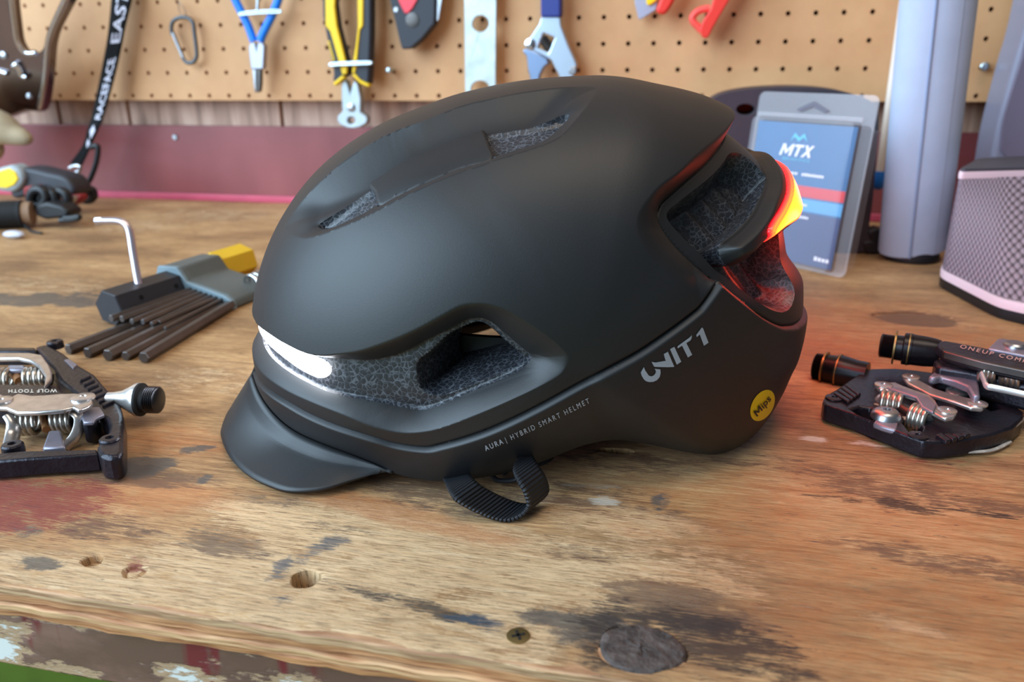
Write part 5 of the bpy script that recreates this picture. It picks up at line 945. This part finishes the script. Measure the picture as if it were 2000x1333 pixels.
# upper pedal on the right, tilted on its neighbour
K = thing('bike_pedal', 'black pedal with printed side bar lying behind the scuffed pedal', 'pedal', at_z(1900, 745, 0), group='bike pedals')
pl('side_bar', [(1058, 365), (1075, 340), (1110, 332), (1190, 345), (1450, 395), (2120, 530), (2120, 646), (1725, 560), (1400, 490), (1110, 410)], .0300, .006, PBL, K, B2, .0012)
pl('bar_edge', [(1100, 398), (1400, 478), (1725, 548), (2120, 634), (2120, 650), (1725, 566), (1400, 496), (1110, 416)], .0301, .004, DSTEEL, K, B2, .0006)
pl('lower_body', [(1030, 480), (1120, 450), (1400, 520), (2120, 690), (2120, 770), (1700, 665), (1480, 606), (1300, 566), (1060, 530)], .0225, .0130, PBL, K, B2, .002)
pl('dial_plate', [(1452, 392), (1525, 322), (1560, 318), (1725, 350), (2060, 418), (2060, 512), (1725, 446), (1540, 410)], .0310, .002, LAV, K, B2, .0006)
MB().lathe(qp(1655, 380, .0310), upv, [(0, .0052), (.0012, .005), (.002, .004), (.002, .0015)], 20).build('dial', STEEL, K)
for a_, b_ in (((1395, 560), (1500, 578)), ((1570, 590), (1700, 618))): coil(MB(), qp(*a_, .024), qp(*b_, .024), .0046, .0013, 3.2).build('spring', SPR, K, smooth=60)
MB().tube(spl([qp(1400, 592, .026), qp(1420, 640, .0255), qp(1440, 684, .025), qp(1500, 700, .025), qp(1720, 748, .0245), qp(2080, 830, .024)], 5), .0013, 8, flat=(1.2, .8)).build('wire_bail', mat('pale_bail', (206, 212, 214), .35, .7), K, smooth=60)
v_, f_ = text2d('ONEUP COMPONENTS', False, 0, 1.35); v_[:, 0] /= v_[:, 0].max(); v_[:, 1] /= .7
link('lettering', mesh('lettering', [at_z(*B2([(1228 + 830 * x + 14 * y, 390 + 190 * x - 26 * y)])[0], .0304) for x, y in v_[:, :2]], f_), mat('side_print', (196, 160, 150), .5), K, smooth=0)
a0 = qp(1080, 435, .022); a1 = qp(622, 372, .022); LN = np.linalg.norm(a1 - a0); pxm = 1.08 * float((a1 - CAM) @ FW) / FPX / 3.92
axle(K, a0, a1, [(0, 92 * pxm), (LN * .1, 100 * pxm), (LN * .25, 106 * pxm), (LN * .46, 108 * pxm), (LN * .47, 112 * pxm), (LN * .6, 112 * pxm), (LN * .62, 90 * pxm), (LN * .76, 88 * pxm)], BLACKM, 'axle'); axle(K, a0, a1, [(LN * .5, 110 * pxm), (LN * .505, 116 * pxm), (LN * .525, 116 * pxm), (LN * .53, 110 * pxm)], BRASS, 'ring'); axle(K, a0, a1, [(LN * .73, 90 * pxm), (LN * .735, 120 * pxm), (LN * .765, 120 * pxm), (LN * .77, 90 * pxm)], BRASS, 'washer')
pr = [(LN * .75, 70 * pxm)]
for i in range(6): pr += [(LN * (.78 + .034 * i), 80 * pxm), (LN * (.796 + .034 * i), 88 * pxm)]
pr += [(LN * .995, 80 * pxm), (LN * 1.01, 58 * pxm)]; axle(K, a0, a1, pr, BLACKM, 'thread')
# ------------------------------------------------------------------ blister pack
L = lambda l: pxs(l, 3.175, 1380, 140)
BR = at_z(1648, 545, .0006); db = float((BR - CAM) @ FW); TR = at_d(1708, 186, db - .034); TL = at_z(1476, 178, TR[2]); BL = BR + (TL - TR); BL[2] = .0006
ex = TR - TL; W_ = np.linalg.norm(ex); ex /= W_; ey = TL - BL; ey -= ex * (ey @ ex); H_ = np.linalg.norm(ey); ey /= H_; en = np.cross(ex, ey)
if en @ FW > 0: en = -en
K = thing('brake_pad_pack', 'clear plastic blister pack with blue printed card leaning behind the helmet', 'package', (BL + BR) / 2)
def pk(x, y, n=0.0): return BL + ex * (x * W_) + ey * (y * H_) + en * n     # x,y in 0..1 over the pack
card = mat('blue_card', (18, 96, 146), .45, noise=.06); x0, x1, y0, y1 = .035, .885, .03, .83
MB().prism([pk(x0, y0), pk(x1, y0), pk(x1, y1), pk(x0, y1)], -en * .0012).build('printed_card', card, K, smooth=0)
def strip(name, a, b, c, d, m): link(name, mesh(name, [pk(a, c, .0004), pk(b, c, .0004), pk(b, d, .0004), pk(a, d, .0004)], [(0, 1, 2, 3)]), m, K, smooth=0)
strip('red_band', x0, x1, .415, .478, mat('red_band', (206, 44, 54), .45)); strip('light_blue_band', x0, x1, .335, .405, mat('light_blue_band', (76, 158, 206), .45)); strip('dark_panel', x0, x1, y0, .325, mat('dark_blue_card', (38, 66, 112), .45))
PW_ = mat('print_white', (232, 232, 240), .5); PB_ = mat('print_teal', (60, 178, 210), .5)
def lett(name, body, xc, yb_, w, h, m, bold=True, shr=0.0):
    v_, f_ = heavy([(BM_, 0), (BT_, .82), (BX_, 1.42)], shr) if body == 'MTX' else text2d(body, bold, shr); v_[:, 0] /= v_[:, 0].max(); v_[:, 1] /= .7; link(name, mesh(name, [pk(xc + (x - .5) * w, yb_ + y * h, .0007) for x, y in v_[:, :2]], f_), m, K, smooth=0)
lett('brand_lettering', 'MTX', .425, .64, .30, .068, PW_, True, .28); lett('brand_subline', 'BRAKING', .43, .615, .24, .016, PB_, False); 
def marks(name, xc, yb_, w, h, n):      # print too small to read: a row of strokes
    v, f = [], []
    for i in range(n):
        x0_ = xc - w / 2 + w * i / n; x1_ = x0_ + w / n * .78; t_ = yb_ + h * random.uniform(.8, 1.0); f.append(tuple(range(len(v), len(v) + 4))); v += [pk(x0_, yb_, .0007), pk(x1_, yb_, .0007), pk(x1_, t_, .0007), pk(x0_, t_, .0007)]
    link(name, mesh(name, v, f), PW_, K, smooth=0)
marks('small_print', .44, .537, .06, .015, 3); marks('small_print', .60, .535, .19, .017, 8); marks('small_print', .56, .364, .08, .014, 4); marks('small_print', .55, .292, .16, .015, 7); marks('small_print', .80, .066, .13, .024, 4)
em = [(-1, -.6), (-.55, .9), (0, .1), (.55, .9), (1, -.6), (.5, .2), (0, -.6), (-.5, .2)]
link('emblem', mesh('emblem', [pk(.43 + .075 * x, .745 + .032 * y, .0007) for x, y in em], [(0, 1, 7), (1, 2, 6, 7), (2, 3, 5, 6), (3, 4, 5)]), PB_, K, smooth=0)
clear = bpy.data.materials.new('clear_plastic'); clear.use_nodes = True; nt = clear.node_tree; b = nt.nodes['Principled BSDF']; b.inputs['Base Color'].default_value = (.9, .94, 1, 1); b.inputs['Roughness'].default_value = .16; b.inputs['Alpha'].default_value = .13; b.inputs['Specular IOR Level'].default_value = .7
def rr_(x0, x1, y0, y1, r, n=5):
    out = []
    for cx_, cy_, a0_ in ((x1 - r, y1 - r * W_ / H_, 0), (x0 + r, y1 - r * W_ / H_, 90), (x0 + r, y0 + r * W_ / H_, 180), (x1 - r, y0 + r * W_ / H_, 270)):
        for i in range(n + 1): a_ = math.radians(a0_ + 90 * i / n); out.append((cx_ + r * math.cos(a_), cy_ + r * W_ / H_ * math.sin(a_)))
    return out
# tray: raised front window, flange and hanger tab
rows = [[pk(x, y, 0.0) for x, y in rr_(0, 1, 0, 1, .05)], [pk(x, y, 0.0) for x, y in rr_(.02, .91, .012, .86, .04)], [pk(x, y, .008) for x, y in rr_(.03, .90, .02, .85, .035)], [pk(x, y, .0085) for x, y in rr_(.045, .885, .032, .835, .03)]]
mb = MB().grid(rows, True); mb.add(rows[-1], [tuple(range(len(rows[-1])))]); mb.build('clear_tray', clear, K, smooth=40)
rows = [[pk(x, y, -.0015) for x, y in rr_(0, 1, 0, 1, .05)], [pk(x, y, -.0015) for x, y in rr_(.04, .985, .02, .84, .04)], [pk(x, y, -.016) for x, y in rr_(.06, .97, .03, .82, .04)]]
mb = MB().grid(rows, True); mb.build('clear_back', clear, K, smooth=40)
hk = [(.36, .905), (.5, .955), (.64, .905), (.60, .895), (.5, .925), (.40, .895)]
MB().prism([pk(x, y, .0006) for x, y in hk], -en * .0012).build('hanger_slot', mat('slot_shadow', (92, 92, 104), .5), K, smooth=0)
for yy_ in (.875, .862): MB().tube([pk(.03, yy_, .002), pk(.92, yy_, .002)], .0009, 6).build('moulded_rib', clear, K)
# ------------------------------------------------------------------ black case behind the pack
yb = float(at_z(1660, 545, 0)[1])
yc_ = -.135
K = thing('black_case', 'large rounded black plastic shape standing behind the blister pack', 'case', at_y(1550, 470, yc_))
ol = list(spl([(1360, 330), (1372, 222), (1392, 192), (1440, 177), (1520, 170), (1600, 172), (1660, 182), (1706, 202), (1716, 236), (1712, 300), (1706, 380), (1698, 440), (1690, 492), (1560, 492), (1370, 492)], 4, True))
plate('body', ol, onwall(yc_), (0, .05, 0), mat('case_black', (50, 48, 56), .5, noise=.08), K, bevel=.008, bseg=4, holes=[circ(1456, 214, 18, 16, 11)])
plate('back_plate', [(1410, 195), (1500, 195), (1500, 240), (1410, 240)], onwall(yc_ + .03), (0, .004, 0), mat('case_inside', (70, 56, 52), .7), K)
# ------------------------------------------------------------------ roll, rod and small clamp
p0_ = at_z(1782, 486, .009); dz = float((p0_ - CAM) @ FW); pt = at_d(1841, -70, dz - .10); dr = pt - p0_; ln = np.linalg.norm(dr)
rB = 63.5 * dz / FPX
K = thing('paper_roll', 'tall pale blue grey roll standing against the pegboard', 'roll', p0_ - [0, 0, .009])
a_ = dr / ln; u = np.cross(a_, FW); u /= np.linalg.norm(u); w = np.cross(a_, u); rows = []; 
for h, k_ in ((0, .985), (.0012, 1.0), (ln * .3, 1.0), (ln * .6, 1.0), (ln * .9, 1.0), (ln * 1.25, 1.0)):
    rows.append([p0_ + a_ * h + rB * k_ * ((1 + .02 * (i / 60)) * (math.cos(t) * u + .72 * math.sin(t) * w)) for i, t in enumerate(np.arange(61) * 2 * math.pi / 60 + math.pi * .595)])
mb = MB().grid(rows); ROLL = mat('roll_paper', (176, 192, 214), .7, noise=.06, nscale=30)
mb.add(rows[0], [tuple(range(60))[::-1]]); mb.build('sheet', ROLL, K, smooth=50)
MB().lathe(p0_ - [0, 0, .0085], (0, 0, 1), [(0, rB * .78), (.003, rB * .8), (.010, rB * .72)], 32).build('base', BLACK, K)
def prj(p): c = p - CAM; return np.array([1000 + FPX * (c @ RT) / (c @ FW), 666.5 + FPX * (c @ DN) / (c @ FW)])
ks = min(range(60), key=lambda k: abs(prj(rows[1][k])[0] - 1779) + (0 if (rows[1][k] - p0_) @ FW < 0 else 1e4))
MB().tube([rows[i][ks] * 1.0 - FW * .0002 for i in range(6)], .0011, 6).build('seam', mat('seam_grey', (140, 156, 184), .7), K, smooth=60)
K = thing('cream_rod', 'thin cream coloured rod with blue tip leaning beside the pale roll', 'rod', at_y(1717, 360, -.05))
pa = at_y(1716, 352, -.045); pb_ = at_y(1800, -260, -.012); MB().tube([pa, pa * .5 + pb_ * .5, pb_], .0036, 12).build('shaft', mat('cream_rod', (222, 206, 190), .5, noise=.05), K, smooth=60)
d_ = (pa - pb_) / np.linalg.norm(pa - pb_); MB().lathe(pa - d_ * .008, d_, [(0, .0052), (.006, .0060), (.014, .0056), (.017, .003)], 16).build('blue_tip', mat('blue_tip', (30, 110, 200), .4), K, smooth=50)
K = thing('spring_clamp', 'small black plastic clamp on the bench left of the pale roll', 'clamp', at_z(1706, 497, 0))
pc = -.16
pcf = lambda u, v: at_y(u, v, float(at_z(1706, 498, 0)[1]))
plate('jaw', [(1692, 452), (1712, 446), (1734, 452), (1738, 470), (1716, 480), (1700, 474)], pcf, (0, .016, 0), BLACK, K, bevel=.002); plate('foot', [(1682, 474), (1700, 470), (1738, 474), (1738, 496), (1690, 498)], pcf, (0, .02, 0), BLACK, K, bevel=.002)
# ------------------------------------------------------------------ speaker
Z8 = lambda x, y: (x / 3.92 + 1820, y / 3.92 + 300)
A0 = at_z(*Z8(52, 915), .010); B0 = at_z(*Z8(510, 1150), .010); C0 = at_z(*Z8(706, 1195), .010); C0 = B0 + (C0 - B0) * 2.2
dA = float((A0 - CAM) @ FW)
HS = float(at_y(*Z8(192, 165), A0[1] + .012)[2])
cent = A0 * .25 + C0 * .5 + np.array([.05, .09, 0]) ; 
E0 = C0 + np.array([.06, .10, 0]); F0 = A0 + np.array([.05, .11, 0]); foot = [A0, B0, C0, E0, (E0 + F0) / 2 + [0, .03, 0], F0]; fc = sum(foot) / len(foot)
topA = at_y(*Z8(192, 165), A0[1] + .012); tsh = topA - A0
tA = np.array([topA[0], topA[1], HS]); tC = at_z(*Z8(706, 152), HS); tC = tA + (tC - tA) * 1.7; tB = tA + (tC - tA) * .45
tE = tC + np.array([.04, .05, 0]); tF = tA + np.array([.035, .075, 0]); ftop = [tA, tB, tC, tE, (tE + tF) / 2 + [0, .02, 0], tF]; fct = sum(ftop) / len(ftop)
def ring_(z, k, ins=0.0): # k: 0 bottom .. 1 top; the top is set back from the bulging foot
    out = []
    for q, t in zip(foot, ftop):
        a_ = q * (1 - k) + t * k; c_ = fc * (1 - k) + fct * k; v = c_ + (a_ - c_) * (1 - ins); out.append(np.array([v[0], v[1], z]))
    return out
def rounded(r, n=5, f_=.16):
    out = []; N = len(r)
    for i in range(N):
        a, b_, c = r[i - 1], r[i], r[(i + 1) % N]; p = b_ + (a - b_) * min(f_, .012 / np.linalg.norm(a - b_) * 1.0 + .02); q = b_ + (c - b_) * min(f_, .012 / np.linalg.norm(c - b_) + .02)
        for k in range(n + 1): t = k / n; out.append(p * (1 - t) ** 2 + b_ * 2 * t * (1 - t) + q * t * t)
    return out
K = thing('portable_speaker', 'angular portable speaker with pink trim and grey mesh grille at the right edge', 'speaker', fc * [1, 1, 0])
def grille_mat():
    m = bpy.data.materials.new('speaker_grille'); m.use_nodes = True; nt = m.node_tree; L = nt.links.new; b = nt.nodes['Principled BSDF']; b.inputs['Roughness'].default_value = .5
    uv = nd(nt, 'ShaderNodeAttribute', attribute_name='knit'); mp = nd(nt, 'ShaderNodeMapping'); L(uv.outputs['Vector'], mp.inputs[0]); vo = nd(nt, 'ShaderNodeTexVoronoi'); vo.inputs['Scale'].default_value = 1; vo.inputs['Randomness'].default_value = 0; vo.voronoi_dimensions = '2D'; L(mp.outputs[0], vo.inputs['Vector'])
    r = nd(nt, 'ShaderNodeValToRGB'); e = r.color_ramp.elements; e[0].position = .25; e[0].color = lin((150, 132, 142)) + (1,); e[1].position = .62; e[1].color = lin((58, 46, 54)) + (1,); L(vo.outputs['Distance'], r.inputs[0]); L(r.outputs[0], b.inputs['Base Color'])
    bp = nd(nt, 'ShaderNodeBump'); bp.inputs['Strength'].default_value = .8; bp.inputs['Distance'].default_value = .0012; bp.invert = True; L(vo.outputs['Distance'], bp.inputs['Height']); L(bp.outputs[0], b.inputs['Normal']); return m
nz = 12; rows = [rounded(ring_(.012 + (HS - .014) * i / nz, i / nz)) for i in range(nz + 1)]
M_ = len(rows[0]); mb = MB().grid(rows, True); me = mesh('grille', mb.v, mb.f); per = np.concatenate([[0], np.cumsum([np.linalg.norm(rows[0][(i + 1) % M_] - rows[0][i]) for i in range(M_)])])[:-1]
at = me.attributes.new('knit', 'FLOAT_VECTOR', 'POINT'); pit = .0040; vals = []
for i in range(nz + 1):
    for k in range(M_): a_, b_ = per[k] / pit, (rows[i][k][2]) / pit * 1.12; vals += [(a_ + b_) * .7071, (a_ - b_) * .7071, 0]
at.data.foreach_set('vector', np.array(vals, np.float32)); me = me; link('grille', me, grille_mat(), K, smooth=40)
TRIM = mat('pink_trim', (232, 208, 216), .4)
def band(name, z0, z1, k, ins, m):
    rs = [rounded(ring_(z0, k, ins + .02)), rounded(ring_(z0, k, ins)), rounded(ring_((z0 + z1) / 2, k, ins - .006)), rounded(ring_(z1, k, ins)), rounded(ring_(z1, k, ins + .02))]; mb = MB().grid(rs, True); mb.add(rs[0], [tuple(range(M_))[::-1]]); mb.add(rs[-1], [tuple(range(M_))]); mb.build(name, m, K, smooth=50)
band('bottom_trim', .0075, .0135, 0, -.012, TRIM); band('top_trim', HS - .003, HS + .0022, 1, -.010, TRIM); band('base', .0006, .0075, 0, -.005, BLACK); band('top_cap', HS + .0022, HS + .0042, 1, .012, mat('speaker_top', (66, 64, 72), .5))
# ------------------------------------------------------------------ translucent bin behind the speaker
yq = -.06
K = thing('plastic_bin', 'smoky translucent plastic bin at the right edge behind the speaker', 'bin', at_y(1970, 330, yq))
SM = mat('smoky_plastic', (150, 152, 172), .35, spec=.5, alpha=.82)
plate('wall', list(spl([(1930, 400), (1932, 345), (1938, 300), (1948, 250), (1966, 180), (1985, 112), (2006, 40), (2080, -260), (2180, -260), (2140, 200), (2140, 400)], 4, True)), onwall(yq), (0, .05, 0), SM, K, bevel=.004, bseg=3)
plate('front_panel', list(spl([(1958, 300), (1954, 280), (1958, 236), (1974, 180), (1996, 112), (2020, 40), (2120, 40), (2120, 320), (1990, 318)], 4, True)), onwall(yq - .002), (0, .003, 0), mat('smoky_panel', (120, 112, 132), .45, alpha=.9), K, bevel=.001)
